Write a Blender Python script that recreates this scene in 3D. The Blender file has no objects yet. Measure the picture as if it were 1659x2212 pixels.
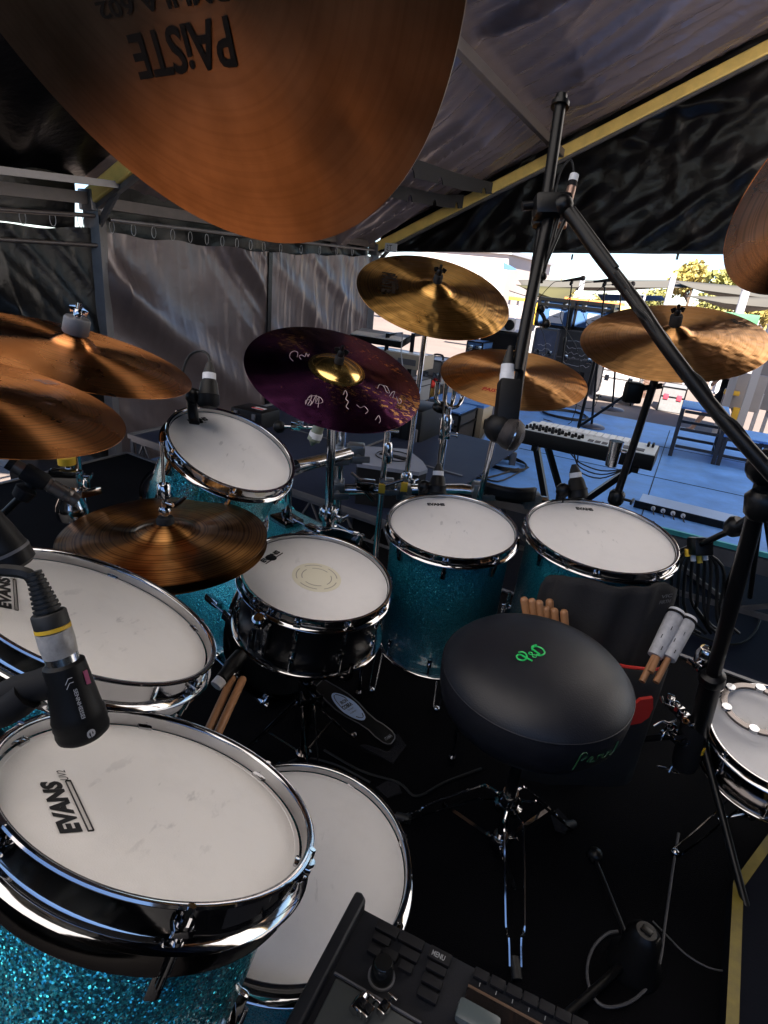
import bpy, bmesh, math, random
from mathutils import Vector, Matrix, noise
random.seed(7)
R_ = math.radians
scene = bpy.context.scene
# ------------------------------------------------------------------ camera, light, exposure
HC = 1.3                      # eye height above the riser floor
FPX, CX, CY = 1280.0, 829.5, 1106.0
_dn = Vector((500-CX, 4300-CY, FPX)).normalized(); _up = -_dn
_z = Vector((0, 0, 1)); _fw = (_z-_z.dot(_up)*_up).normalized(); _rt = _fw.cross(_up)
def cam2w(v): v = Vector(v); return Vector((_rt.dot(v), _fw.dot(v), _up.dot(v)))
cam = bpy.data.objects.new('camera', bpy.data.cameras.new('camera')); scene.collection.objects.link(cam)
_X, _Y, _Zb = cam2w((1, 0, 0)), cam2w((0, -1, 0)), cam2w((0, 0, -1))
cam.matrix_world = Matrix(((_X.x, _Y.x, _Zb.x, 0), (_X.y, _Y.y, _Zb.y, 0), (_X.z, _Y.z, _Zb.z, HC), (0, 0, 0, 1)))
cam.data.sensor_fit = 'HORIZONTAL'; cam.data.sensor_width = 36; cam.data.lens = FPX/1659*36
cam.data.clip_start = .02; cam.data.clip_end = 600
scene.camera = cam
SUN_AZ, SUN_EL = R_(186), R_(48)
world = bpy.data.worlds.new('World'); scene.world = world; world.use_nodes = True
_n = world.node_tree.nodes; _bg = _n['Background']; _sky = _n.new('ShaderNodeTexSky')
_sky.sky_type = 'NISHITA'; _sky.sun_disc = False; _sky.sun_elevation = SUN_EL; _sky.sun_rotation = SUN_AZ
_sky.air_density = 1.0; _sky.dust_density = 0; _sky.ozone_density = 4; _sky.altitude = 2500
world.node_tree.links.new(_sky.outputs[0], _bg.inputs[0]); _bg.inputs[1].default_value = .05
sl = bpy.data.lights.new('sun', 'SUN'); sl.energy = 5; sl.angle = R_(.6); sl.color = (1, .94, .84)
sun = bpy.data.objects.new('sun', sl); scene.collection.objects.link(sun)
_sd = Vector((math.sin(SUN_AZ)*math.cos(SUN_EL), math.cos(SUN_AZ)*math.cos(SUN_EL), math.sin(SUN_EL)))
sun.rotation_euler = _sd.to_track_quat('Z', 'Y').to_euler()
scene.view_settings.view_transform = 'Standard'; scene.view_settings.look = 'None'
scene.view_settings.exposure = 2.35; scene.view_settings.gamma = 1
scene.view_settings.use_white_balance = True; scene.view_settings.white_balance_temperature = 6700; scene.view_settings.white_balance_tint = 12
scene.render.engine = 'CYCLES'
scene.cycles.max_bounces = 8; scene.cycles.diffuse_bounces = 5; scene.cycles.glossy_bounces = 5
scene.cycles.sample_clamp_indirect = 6; scene.cycles.caustics_reflective = False; scene.cycles.caustics_refractive = False

# ------------------------------------------------------------------ points in the place
def D(x, y, d):   return cam2w(((x-CX)/FPX*d, (y-CY)/FPX*d, d))+Vector((0, 0, HC))
def _ray(x, y):   return cam2w((x-CX, y-CY, FPX))
def Z(x, y, z):   r = _ray(x, y); return Vector((0, 0, HC))+r*((z-HC)/r.z)
def Y(x, y, yy):  r = _ray(x, y); return Vector((0, 0, HC))+r*(yy/r.y)
def PL(x, y, c, n):
    r = _ray(x, y); o = Vector((0, 0, HC)); c = Vector(c); n = Vector(n); return o+r*((c-o).dot(n)/r.dot(n))
U3, D3 = Vector((.903, -.43, 0)).normalized(), Vector((.43, .903, 0)).normalized()
ZV = Vector((0, 0, 1))
GZ = -.75                     # ground around the stage

# ------------------------------------------------------------------ mesh builder
def frame(c, n, xd=(1, 0, 0)):
    z = Vector(n).normalized(); x = Vector(xd); x = (x-x.dot(z)*z).normalized(); y = z.cross(x); c = Vector(c)
    return Matrix(((x.x, y.x, z.x, c.x), (x.y, y.y, z.y, c.y), (x.z, y.z, z.z, c.z), (0, 0, 0, 1)))
WM = {}
class MB:
    def __init__(s): s.v = []; s.f = []; s.sm = []
    def add(s, vs, fs, smooth=True, M=None):
        b = len(s.v)
        s.v += [(M@Vector(v)) if M else Vector(v) for v in vs]
        for f in fs: s.f.append([b+i for i in f]); s.sm.append(smooth)
        return s
    def box(s, sx, sy, sz, M=None, c=(0, 0, 0)):
        x, y, z = sx/2, sy/2, sz/2; a, b, d = c
        vs = [(a+i*x, b+j*y, d+k*z) for i in (-1, 1) for j in (-1, 1) for k in (-1, 1)]
        return s.add(vs, [(0, 1, 3, 2), (4, 6, 7, 5), (0, 4, 5, 1), (2, 3, 7, 6), (0, 2, 6, 4), (1, 5, 7, 3)], False, M)
    def rbox(s, sx, sy, sz, b, M=None, c=(0, 0, 0)):          # box with chamfered edges
        bm = bmesh.new(); bmesh.ops.create_cube(bm, size=1)
        for v in bm.verts: v.co = Vector((v.co.x*sx+c[0], v.co.y*sy+c[1], v.co.z*sz+c[2]))
        bmesh.ops.bevel(bm, geom=bm.edges[:], offset=b, segments=2, affect='EDGES', profile=.6)
        bm.verts.index_update(); s.add([v.co.copy() for v in bm.verts], [[v.index for v in f.verts] for f in bm.faces], False, M); bm.free(); return s
    def lathe(s, prof, n=48, M=None, smooth=True, closed=False):
        vs = []; fs = []; m = len(prof)
        for r, z in prof:
            for i in range(n):
                a = 2*math.pi*i/n; vs.append((r*math.cos(a), r*math.sin(a), z))
        for j in range(m if closed else m-1):
            k = (j+1) % m
            for i in range(n):
                i2 = (i+1) % n; fs.append((j*n+i, j*n+i2, k*n+i2, k*n+i))
        return s.add(vs, fs, smooth, M)
    def disc(s, r, z=0, n=48, M=None, up=True, c=(0, 0)):
        vs = [(c[0]+r*math.cos(2*math.pi*i/n), c[1]+r*math.sin(2*math.pi*i/n), z) for i in range(n)]
        return s.add(vs, [list(range(n)) if up else list(range(n))[::-1]], False, M)
    def cyl(s, a, b, r, r2=None, n=14, cap=True):
        a = Vector(a); b = Vector(b); r2 = r if r2 is None else r2; d = b-a; L = d.length
        M = frame(a, d, (1, 0, 0) if abs(d.normalized().x) < .9 else (0, 1, 0))
        s.lathe([(r, 0), (r2, L)], n, M)
        if cap: s.disc(r, 0, n, M, False); s.disc(r2, L, n, M)
        return s
    def prof(s, a, b, pts, n=18):                             # pts: (t along a->b in 0..1, radius)
        a = Vector(a); b = Vector(b); d = b-a; L = d.length
        M = frame(a, d, (1, 0, 0) if abs(d.normalized().x) < .9 else (0, 1, 0))
        s.lathe([(r, t*L) for t, r in pts], n, M)
        s.disc(pts[0][1], pts[0][0]*L, n, M, False); s.disc(pts[-1][1], pts[-1][0]*L, n, M); return s
    def tube(s, pts, r, n=8, smooth=3):
        pts = [Vector(p) for p in pts]
        if smooth and len(pts) > 2:                            # catmull-rom
            q = [2*pts[0]-pts[1]]+pts+[2*pts[-1]-pts[-2]]; o = []
            for i in range(1, len(q)-2):
                for k in range(smooth):
                    t = k/smooth; a, b, c, d = q[i-1:i+3]
                    o.append(.5*((2*b)+(c-a)*t+(2*a-5*b+4*c-d)*t*t+(3*b-a-3*c+d)*t**3))
            o.append(pts[-1]); pts = o
        vs = []; fs = []; ref = Vector((.3, .2, 1)).normalized(); m = len(pts)
        for i, p in enumerate(pts):
            t = (pts[min(i+1, m-1)]-pts[max(i-1, 0)]).normalized()
            x = ref-ref.dot(t)*t
            if x.length < .1: x = Vector((1, 0, 0))-t*t.x
            x.normalize(); ref = x; y = t.cross(x); rr = r[min(i, len(r)-1)] if isinstance(r, (list, tuple)) else r
            for k in range(n):
                a = 2*math.pi*k/n; vs.append(p+(x*math.cos(a)+y*math.sin(a))*rr)
        for i in range(m-1):
            for k in range(n):
                k2 = (k+1) % n; fs.append((i*n+k, i*n+k2, (i+1)*n+k2, (i+1)*n+k))
        fs.append(list(range(n))[::-1]); fs.append([(m-1)*n+k for k in range(n)])
        return s.add(vs, fs, True)
    def ball(s, c, r, n=12, M=None, sz=1):
        m = n//2; p = [(max(r*math.sin(math.pi*j/m), 1e-5), -r*sz*math.cos(math.pi*j/m)) for j in range(m+1)]
        return s.lathe(p, n, (M or Matrix())@Matrix.Translation(Vector(c)))
    def grid(s, fn, nu, nv):
        vs = [fn(i/nu, j/nv) for i in range(nu+1) for j in range(nv+1)]
        fs = [(i*(nv+1)+j, (i+1)*(nv+1)+j, (i+1)*(nv+1)+j+1, i*(nv+1)+j+1) for i in range(nu) for j in range(nv)]
        return s.add(vs, fs, True)
    def poly(s, pts, z0, z1, M=None):                         # prism
        n = len(pts); vs = [(x, y, z0) for x, y in pts]+[(x, y, z1) for x, y in pts]
        fs = [list(range(n))[::-1], [n+i for i in range(n)]]+[(i, (i+1) % n, n+(i+1) % n, n+i) for i in range(n)]
        return s.add(vs, fs, False, M)
    def slab(s, P, h):                                        # world polygon P (top), thickness h downwards
        P = [Vector(p) for p in P]; n = len(P); vs = [p-ZV*h for p in P]+P
        return s.add(vs, [list(range(n))[::-1], [n+i for i in range(n)]]+[(i, (i+1) % n, n+(i+1) % n, n+i) for i in range(n)], False)
    def bar(s, a, b, w, h, up=ZV):
        a = Vector(a); b = Vector(b); d = b-a; L = d.length; z = d.normalized(); u = Vector(up); x = z.cross(u)
        if x.length < 1e-3: x = z.cross(Vector((1, 0, 0)))
        x.normalize(); y = x.cross(z)*1.0; M = Matrix(((x.x, y.x, z.x, a.x), (x.y, y.y, z.y, a.y), (x.z, y.z, z.z, a.z), (0, 0, 0, 1)))
        return s.box(w, h, L, M, (0, 0, L/2))
    def build(s, name, m, parent=None, world=False, bevel=0, auto=True):
        me = bpy.data.meshes.new(name); vs = s.v
        if world and parent is not None:
            I = WM[parent].inverted(); vs = [I@v for v in vs]
        me.from_pydata([tuple(v) for v in vs], [], s.f); me.update()
        me.polygons.foreach_set('use_smooth', s.sm); me.materials.append(m)
        me.set_sharp_from_angle(angle=R_(48))
        o = bpy.data.objects.new(name, me); scene.collection.objects.link(o)
        if parent is not None: o.parent = parent; WM[o] = WM[parent]
        else: WM[o] = Matrix()
        if bevel:
            b = o.modifiers.new('b', 'BEVEL'); b.width = bevel; b.segments = 2; b.limit_method = 'ANGLE'; b.angle_limit = R_(40)
        return o
def tag(o, label=None, cat=None, group=None, kind=None):
    if label: o['label'] = label
    if cat: o['category'] = cat
    if group: o['group'] = group
    if kind: o['kind'] = kind
    return o
def thing(name, label, cat, M=None, group=None):
    o = bpy.data.objects.new(name, None); scene.collection.objects.link(o)
    o.empty_display_size = .1
    if M is None: M = Matrix()
    if isinstance(M, (Vector, tuple)): M = Matrix.Translation(Vector(M))
    o.matrix_world = M; WM[o] = M; return tag(o, label, cat, group)
def copy_tree(o, parent=None):
    c = o.copy(); scene.collection.objects.link(c); c.parent = parent; WM[c] = WM[o]
    for ch in [k for k in scene.objects if k.parent == o]: copy_tree(ch, c)
    return c
_tc = {}
def text_geo(t, bold=0, shear=0):
    k = (t, bold, shear)
    if k not in _tc:
        cu = bpy.data.curves.new('t', 'FONT'); cu.body = t; cu.offset = bold; cu.shear = shear; cu.size = 1; cu.resolution_u = 3
        ob = bpy.data.objects.new('t', cu); scene.collection.objects.link(ob)
        dg = bpy.context.evaluated_depsgraph_get(); me = bpy.data.meshes.new_from_object(ob.evaluated_get(dg))
        vs = [v.co.copy() for v in me.vertices]; fs = [list(p.vertices) for p in me.polygons]
        bpy.data.objects.remove(ob); bpy.data.curves.remove(cu); bpy.data.meshes.remove(me)
        x0 = min(v.x for v in vs); x1 = max(v.x for v in vs); y0 = min(v.y for v in vs); y1 = max(v.y for v in vs)
        _tc[k] = ([((v.x-x0)/(x1-x0), (v.y-y0)/(y1-y0)) for v in vs], fs, (y1-y0)/(x1-x0))
    return _tc[k]
def text_on(mb, t, o, xv, yv, lift, bold=0, shear=0, fn=None):
    """text in the parallelogram at o spanned by xv, yv; fn may bend a point onto a surface"""
    vs, fs, _ = text_geo(t, bold, shear); P = []
    for a, b in vs:
        p = o+xv*a+yv*b; P.append(fn(p) if fn else p+lift)
    mb.add(P, fs, False); return mb

# ------------------------------------------------------------------ materials
def nt(name):
    m = bpy.data.materials.new(name); m.use_nodes = True; t = m.node_tree; return m, t, t.nodes['Principled BSDF']
def lk(t, a, b): t.links.new(a, b)
def mat(name, col, metal=0, rough=.5, bump=None, var=None, spec=None, coat=0, emit=None, coat_r=.1):
    """bump=(scale, strength, distance[, detail, stretch]); var=(scale, dark factor)"""
    m, t, b = nt(name); N = t.nodes
    b.inputs['Base Color'].default_value = (*col, 1); b.inputs['Metallic'].default_value = metal; b.inputs['Roughness'].default_value = rough
    if spec is not None: b.inputs['Specular IOR Level'].default_value = spec
    if coat: b.inputs['Coat Weight'].default_value = coat; b.inputs['Coat Roughness'].default_value = coat_r
    if emit: b.inputs['Emission Color'].default_value = (*emit[0], 1); b.inputs['Emission Strength'].default_value = emit[1]
    tc = N.new('ShaderNodeTexCoord')
    if var:
        n = N.new('ShaderNodeTexNoise'); n.inputs['Scale'].default_value = var[0]; n.inputs['Detail'].default_value = 6; n.inputs['Roughness'].default_value = .65
        lk(t, tc.outputs['Object'], n.inputs['Vector']); cr = N.new('ShaderNodeValToRGB'); cr.color_ramp.elements[0].position = .3; cr.color_ramp.elements[1].position = .7
        cr.color_ramp.elements[0].color = (*[c*var[1] for c in col], 1); cr.color_ramp.elements[1].color = (*col, 1)
        lk(t, n.outputs[0], cr.inputs[0]); lk(t, cr.outputs[0], b.inputs['Base Color'])
        mr = N.new('ShaderNodeMapRange'); mr.inputs[3].default_value = rough*.8; mr.inputs[4].default_value = min(1, rough*1.25)
        lk(t, n.outputs[0], mr.inputs[0]); lk(t, mr.outputs[0], b.inputs['Roughness'])
    if bump:
        n = N.new('ShaderNodeTexNoise'); n.inputs['Scale'].default_value = bump[0]; n.inputs['Detail'].default_value = bump[3] if len(bump) > 3 else 5
        mp = N.new('ShaderNodeMapping'); lk(t, tc.outputs['Object'], mp.inputs[0])
        if len(bump) > 4: mp.inputs['Scale'].default_value = bump[4]
        lk(t, mp.outputs[0], n.inputs['Vector']); bp = N.new('ShaderNodeBump'); bp.inputs['Strength'].default_value = bump[1]; bp.inputs['Distance'].default_value = bump[2]
        lk(t, n.outputs[0], bp.inputs['Height']); lk(t, bp.outputs[0], b.inputs['Normal'])
    return m
def cymbal_mat(name, col, col2, rough, groove, hammer, gscale=150, hs=38, aniso=.6, ring=.12):
    m, t, b = nt(name); N = t.nodes; b.inputs['Metallic'].default_value = 1
    tc = N.new('ShaderNodeTexCoord'); sx = N.new('ShaderNodeSeparateXYZ'); lk(t, tc.outputs['Object'], sx.inputs[0])
    cx = N.new('ShaderNodeCombineXYZ'); lk(t, sx.outputs[0], cx.inputs[0]); lk(t, sx.outputs[1], cx.inputs[1])
    ln = N.new('ShaderNodeVectorMath'); ln.operation = 'LENGTH'; lk(t, cx.outputs[0], ln.inputs[0])
    # grooves: 1d noise of radius
    g = N.new('ShaderNodeTexNoise'); g.noise_dimensions = '1D'; g.inputs['Scale'].default_value = gscale; g.inputs['Detail'].default_value = 3; lk(t, ln.outputs['Value'], g.inputs['W'])
    # hammer marks
    v = N.new('ShaderNodeTexVoronoi'); v.feature = 'SMOOTH_F1'; v.inputs['Scale'].default_value = hs; lk(t, cx.outputs[0], v.inputs['Vector'])
    n2 = N.new('ShaderNodeTexNoise'); n2.inputs['Scale'].default_value = 9; n2.inputs['Detail'].default_value = 5; lk(t, tc.outputs['Object'], n2.inputs['Vector'])
    b1 = N.new('ShaderNodeBump'); b1.inputs['Strength'].default_value = 1; b1.inputs['Distance'].default_value = groove; lk(t, g.outputs[0], b1.inputs['Height'])
    b2 = N.new('ShaderNodeBump'); b2.inputs['Strength'].default_value = 1; b2.inputs['Distance'].default_value = hammer; lk(t, v.outputs['Distance'], b2.inputs['Height'])
    lk(t, b1.outputs[0], b2.inputs['Normal']); lk(t, b2.outputs[0], b.inputs['Normal'])
    cr = N.new('ShaderNodeValToRGB'); cr.color_ramp.elements[0].position = .35; cr.color_ramp.elements[1].position = .68
    cr.color_ramp.elements[0].color = (*col2, 1); cr.color_ramp.elements[1].color = (*col, 1); lk(t, n2.outputs[0], cr.inputs[0])
    mx = N.new('ShaderNodeMix'); mx.data_type = 'RGBA'; mx.blend_type = 'MULTIPLY'; mx.inputs[0].default_value = ring
    lk(t, cr.outputs[0], mx.inputs[6]); cg = N.new('ShaderNodeValToRGB'); cg.color_ramp.elements[0].position = .4; cg.color_ramp.elements[0].color = (.35, .3, .25, 1); cg.color_ramp.elements[1].position = .5
    lk(t, g.outputs[0], cg.inputs[0]); lk(t, cg.outputs[0], mx.inputs[7]); lk(t, mx.outputs[2], b.inputs['Base Color'])
    mr = N.new('ShaderNodeMapRange'); mr.inputs[3].default_value = rough*.9; mr.inputs[4].default_value = rough*1.12; lk(t, n2.outputs[0], mr.inputs[0]); lk(t, mr.outputs[0], b.inputs['Roughness'])
    b.inputs['Anisotropic'].default_value = aniso; b.inputs['Anisotropic Rotation'].default_value = .25
    tg = N.new('ShaderNodeTangent'); tg.direction_type = 'RADIAL'; tg.axis = 'Z'; lk(t, tg.outputs[0], b.inputs['Tangent'])
    return m
def sparkle_mat(name, dark, light, scale=680, metal=.75, rough=.3):
    m, t, b = nt(name); N = t.nodes; tc = N.new('ShaderNodeTexCoord')
    v = N.new('ShaderNodeTexVoronoi'); v.inputs['Scale'].default_value = scale; lk(t, tc.outputs['Object'], v.inputs['Vector'])
    s = N.new('ShaderNodeVectorMath'); s.operation = 'SUBTRACT'; s.inputs[1].default_value = (.5, .5, .5); lk(t, v.outputs['Color'], s.inputs[0])
    sc = N.new('ShaderNodeVectorMath'); sc.operation = 'SCALE'; sc.inputs['Scale'].default_value = 1.25; lk(t, s.outputs[0], sc.inputs[0])
    g = N.new('ShaderNodeNewGeometry'); a = N.new('ShaderNodeVectorMath'); a.operation = 'ADD'; lk(t, sc.outputs[0], a.inputs[0]); lk(t, g.outputs['Normal'], a.inputs[1])
    nn = N.new('ShaderNodeVectorMath'); nn.operation = 'NORMALIZE'; lk(t, a.outputs[0], nn.inputs[0]); lk(t, nn.outputs[0], b.inputs['Normal'])
    sp = N.new('ShaderNodeSeparateColor'); lk(t, v.outputs['Color'], sp.inputs[0])
    cr = N.new('ShaderNodeValToRGB'); cr.color_ramp.elements[0].position = .25; cr.color_ramp.elements[0].color = (*dark, 1); cr.color_ramp.elements[1].position = .95; cr.color_ramp.elements[1].color = (*light, 1)
    lk(t, sp.outputs[1], cr.inputs[0]); lk(t, cr.outputs[0], b.inputs['Base Color'])
    b.inputs['Metallic'].default_value = metal; b.inputs['Roughness'].default_value = rough; b.inputs['Coat Weight'].default_value = .6; b.inputs['Coat Roughness'].default_value = .06
    return m
def head_mat(name, col):
    m, t, b = nt(name); N = t.nodes; tc = N.new('ShaderNodeTexCoord')
    n = N.new('ShaderNodeTexNoise'); n.inputs['Scale'].default_value = 14; n.inputs['Detail'].default_value = 7; n.inputs['Roughness'].default_value = .7; lk(t, tc.outputs['Object'], n.inputs['Vector'])
    cr = N.new('ShaderNodeValToRGB'); cr.color_ramp.elements[0].position = .34; cr.color_ramp.elements[0].color = (*[c*.96 for c in col], 1); cr.color_ramp.elements[1].position = .5; cr.color_ramp.elements[1].color = (*col, 1)
    lk(t, n.outputs[0], cr.inputs[0])
    # worn stick marks gathered near the middle
    ln = N.new('ShaderNodeVectorMath'); ln.operation = 'LENGTH'; lk(t, tc.outputs['Object'], ln.inputs[0])
    mk = N.new('ShaderNodeTexNoise'); mk.inputs['Scale'].default_value = 75; mk.inputs['Detail'].default_value = 3; mp = N.new('ShaderNodeMapping'); mp.inputs['Scale'].default_value = (1, .35, 1); mp.inputs['Rotation'].default_value = (0, 0, .9)
    lk(t, tc.outputs['Object'], mp.inputs[0]); lk(t, mp.outputs[0], mk.inputs['Vector'])
    c2 = N.new('ShaderNodeValToRGB'); c2.color_ramp.elements[0].position = .30; c2.color_ramp.elements[0].color = (1, 1, 1, 1); c2.color_ramp.elements[1].position = .37; c2.color_ramp.elements[1].color = (0, 0, 0, 1)
    lk(t, mk.outputs[0], c2.inputs[0]); c3 = N.new('ShaderNodeMapRange'); c3.inputs[1].default_value = .03; c3.inputs[2].default_value = .1; c3.inputs[3].default_value = .42; c3.inputs[4].default_value = 0; lk(t, ln.outputs['Value'], c3.inputs[0])
    mu = N.new('ShaderNodeMath'); mu.operation = 'MULTIPLY'; lk(t, c2.outputs[0], mu.inputs[0]); lk(t, c3.outputs[0], mu.inputs[1])
    mx = N.new('ShaderNodeMix'); mx.data_type = 'RGBA'; lk(t, mu.outputs[0], mx.inputs[0]); lk(t, cr.outputs[0], mx.inputs[6]); mx.inputs[7].default_value = (.3, .29, .3, 1)
    lk(t, mx.outputs[2], b.inputs['Base Color']); b.inputs['Roughness'].default_value = .5
    f = N.new('ShaderNodeTexNoise'); f.inputs['Scale'].default_value = 650; f.inputs['Detail'].default_value = 2; lk(t, tc.outputs['Object'], f.inputs['Vector'])
    bp = N.new('ShaderNodeBump'); bp.inputs['Strength'].default_value = .6; bp.inputs['Distance'].default_value = .0006; lk(t, f.outputs[0], bp.inputs['Height']); lk(t, bp.outputs[0], b.inputs['Normal'])
    return m

CHROME = mat('chrome', (.44, .44, .45), 1, .07, bump=(60, .15, .0006, 2))
CHROME2 = mat('worn_chrome', (.52, .53, .55), 1, .15, bump=(120, .2, .0006, 2))
CHROME_D = mat('black_nickel', (.16, .145, .14), 1, .12, bump=(60, .15, .0006, 2))
STEEL = mat('steel_tube', (.62, .64, .66), 1, .2)
ALU = mat('aluminium', (.19, .185, .19), .6, .45, bump=(30, .3, .001), var=(6, .7))
BRASS = mat('polished_brass', (.9, .6, .2), 1, .16)
BLK_M = mat('black_metal', (.005, .005, .0055), .05, .34, spec=.25)
BLK_P = mat('black_plastic', (.0045, .0045, .005), 0, .5, bump=(400, .2, .0004), spec=.22)
BLK_MATTE = mat('matte_black', (.007, .007, .008), 0, .7, spec=.2)
RUBBER = mat('rubber', (.006, .006, .006), 0, .6)
GREY_P = mat('grey_plastic', (.10, .10, .11), 0, .5)
HEAD = head_mat('coated_film', (.82, .79, .77))
HEAD2 = head_mat('coated_film_clean', (.80, .78, .77))
SPARK = sparkle_mat('turquoise_sparkle', (.0, .15, .22), (.05, .75, .90))
SATIN_T = sparkle_mat('turquoise_lacquer', (.0, .13, .18), (.02, .38, .48), 700, .5, .35)
SHELL_B = mat('black_shell', (.008, .007, .008), 0, .35, spec=.3)
INK = mat('black_ink', (.012, .012, .013), 0, .5)
WHITE = mat('white_tape', (.72, .72, .74), 0, .55, var=(60, .8))
YEL = mat('yellow_tape', (.75, .46, .03), 0, .5)
RED = mat('red_fabric', (.62, .03, .02), 0, .7, bump=(300, .5, .001))
WOOD = mat('hickory', (.40, .19, .085), 0, .45, bump=(60, .2, .0006, 4, (1, 1, .1)), var=(30, .75))
RISER_M = mat('riser_carpet', (.0025, .0025, .0035), 0, .95, bump=(350, .6, .002), var=(5, .6), spec=.06)
DECK_M = mat('skylit_blue_deck', (.10, .29, .76), 0, .48, bump=(14, .5, .005, 8, (1, 5, 1)), var=(3.5, .6))  # skylight on the shaded deck put into the base colour
SIDE_M = mat('riser_ply', (.018, .026, .055), 0, .55, bump=(25, .3, .002), var=(3, .6), spec=.25)
TARP = mat('grey_tarpaulin', (.125, .10, .102), .3, .30, bump=(14, .45, .008, 5), var=(2, .75), spec=.6)
TARP_R = mat('roof_tarpaulin', (.25, .20, .195), .3, .27, bump=(10, .5, .012, 5, (1, 2.2, 1)), spec=.7)
TARP_B = mat('black_tarpaulin', (.0025, .0025, .003), 0, .30, bump=(18, .5, .008, 4), spec=.28)
CLOTH_B = mat('black_cloth', (.009, .009, .010), 0, .85, bump=(250, .5, .001))
WARM_BEAM = mat('warm_lit_beam', (1, .70, .20), .0, .5, var=(5, .75))  # warm light on the rafters put into their colour
PINK_BEAM = mat('pale_beam', (.09, .075, .072), .2, .45, var=(8, .7))
GROUND_M = mat('sunny_paving', (.17, .135, .12), 0, .8, bump=(3, .3, .01), var=(.8, .8))
STICKBAG = mat('grey_canvas', (.014, .013, .014), 0, .9, bump=(220, .6, .002))
SEAT_M = mat('black_vinyl', (.008, .009, .014), 0, .44, bump=(380, .4, .0010), var=(14, .75), spec=.36)
GREEN = mat('green_thread', (.01, .55, .12), 0, .4)
BLUE_F = mat('blue_panel', (.05, .14, .34), 0, .6, var=(4, .7))
CASE_B = mat('flight_case_laminate', (.05, .05, .055), 0, .45, var=(12, .6), bump=(40, .2, .001))
CASE_G = mat('grey_case', (.20, .20, .21), 0, .5, var=(20, .8))
CREAM = mat('cream_case', (.42, .36, .27), 0, .6, var=(10, .85))
LIGHTG = mat('pale_grey', (.28, .29, .30), 0, .4)
CY_RED = cymbal_mat('copper_bronze', (.88, .38, .14), (.70, .26, .08), .27, .00012, .0022, 260, 22, 1, .35)
CY_GOLD = cymbal_mat('golden_bronze', (.84, .48, .15), (.66, .34, .09), .28, .00018, .0032, 220, 34, 1, .45)
CY_WARM = cymbal_mat('warm_bronze', (.80, .43, .17), (.68, .34, .12), .32, .00008, .0020, 240, 45, 1, .25)
CY_HAT = cymbal_mat('dark_bronze', (.52, .25, .08), (.20, .09, .03), .32, .00030, .0020, 230, 26, .95, .8)
CY_PUR = cymbal_mat('purple_lacquered_bronze', (.16, .04, .13), (.08, .02, .07), .22, .00015, .0018, 200, 30, .95, .3)
CY_TOP = cymbal_mat('satin_bronze', (.26, .18, .12), (.12, .08, .05), .34, .00008, .0022, 170, 11, .5, .12)

def add_glints(m, col):  # golden reflections painted into the colour as noise patches
    t = m.node_tree; N = t.nodes; b = N['Principled BSDF']; old = b.inputs['Base Color'].links[0].from_socket
    tc = N.new('ShaderNodeTexCoord'); mp = N.new('ShaderNodeMapping'); mp.inputs['Scale'].default_value = (1, 2.2, 1); mp.inputs['Rotation'].default_value = (0, 0, 2.2); lk(t, tc.outputs['Object'], mp.inputs[0])
    n = N.new('ShaderNodeTexNoise'); n.inputs['Scale'].default_value = 70; n.inputs['Detail'].default_value = 3; lk(t, mp.outputs[0], n.inputs['Vector'])
    n2 = N.new('ShaderNodeTexNoise'); n2.inputs['Scale'].default_value = 7; n2.inputs['Detail'].default_value = 1; lk(t, tc.outputs['Object'], n2.inputs['Vector'])
    a = N.new('ShaderNodeMath'); a.operation = 'MULTIPLY'; lk(t, n.outputs[0], a.inputs[0]); lk(t, n2.outputs[0], a.inputs[1])
    r = N.new('ShaderNodeValToRGB'); r.color_ramp.elements[0].position = .355; r.color_ramp.elements[0].color = (0, 0, 0, 1); r.color_ramp.elements[1].position = .38; lk(t, a.outputs[0], r.inputs[0])
    x = N.new('ShaderNodeMix'); x.data_type = 'RGBA'; lk(t, r.outputs[0], x.inputs[0]); lk(t, old, x.inputs[6]); x.inputs[7].default_value = (*col, 1); lk(t, x.outputs[2], b.inputs['Base Color'])
add_glints(CY_PUR, (.75, .38, .14))
# ================================================================== THE SETTING
def UF(c): return frame(c, ZV, U3)                          # tent-aligned frame
P0, PC = Vector((-2.7, 5.5, 0)), Vector((-.55, 10.0, 0))
def WL(x, y): return PL(x, y, P0, U3)                       # point on the long side wall
def GP(x, y): return PL(x, y, PC, D3)                       # point on the far gable plane
RS, RZ, APEX = .5, 1.66, 5.6
def raf(s, t, dz=0):                                        # roof plane: s up the slope side, t metres from far gable towards the viewer
    z = RZ+RS*(s if s < APEX else 2*APEX-s); p = PC+U3*s-D3*t; return Vector((p.x, p.y, z+dz))
mb = MB(); mb.add([(-150, -60, GZ), (150, -60, GZ), (150, 260, GZ), (-150, 260, GZ)], [(0, 1, 2, 3)], False)
tag(mb.build('ground', GROUND_M), kind='structure')
mb = MB(); mb.add([PC+U3*13+D3*6+ZV*(GZ+.004), PC+U3*40+D3*6+ZV*(GZ+.004), PC+U3*40-D3*20+ZV*(GZ+.004), PC+U3*13-D3*20+ZV*(GZ+.004)], [(0, 3, 2, 1)], False)
tag(mb.build('bounce_paving', mat('pale_bounce', (.62, .58, .53), 0, .8, var=(.6, .85))), kind='structure')  # unseen pale ground added to bounce light onto the cymbals
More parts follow.
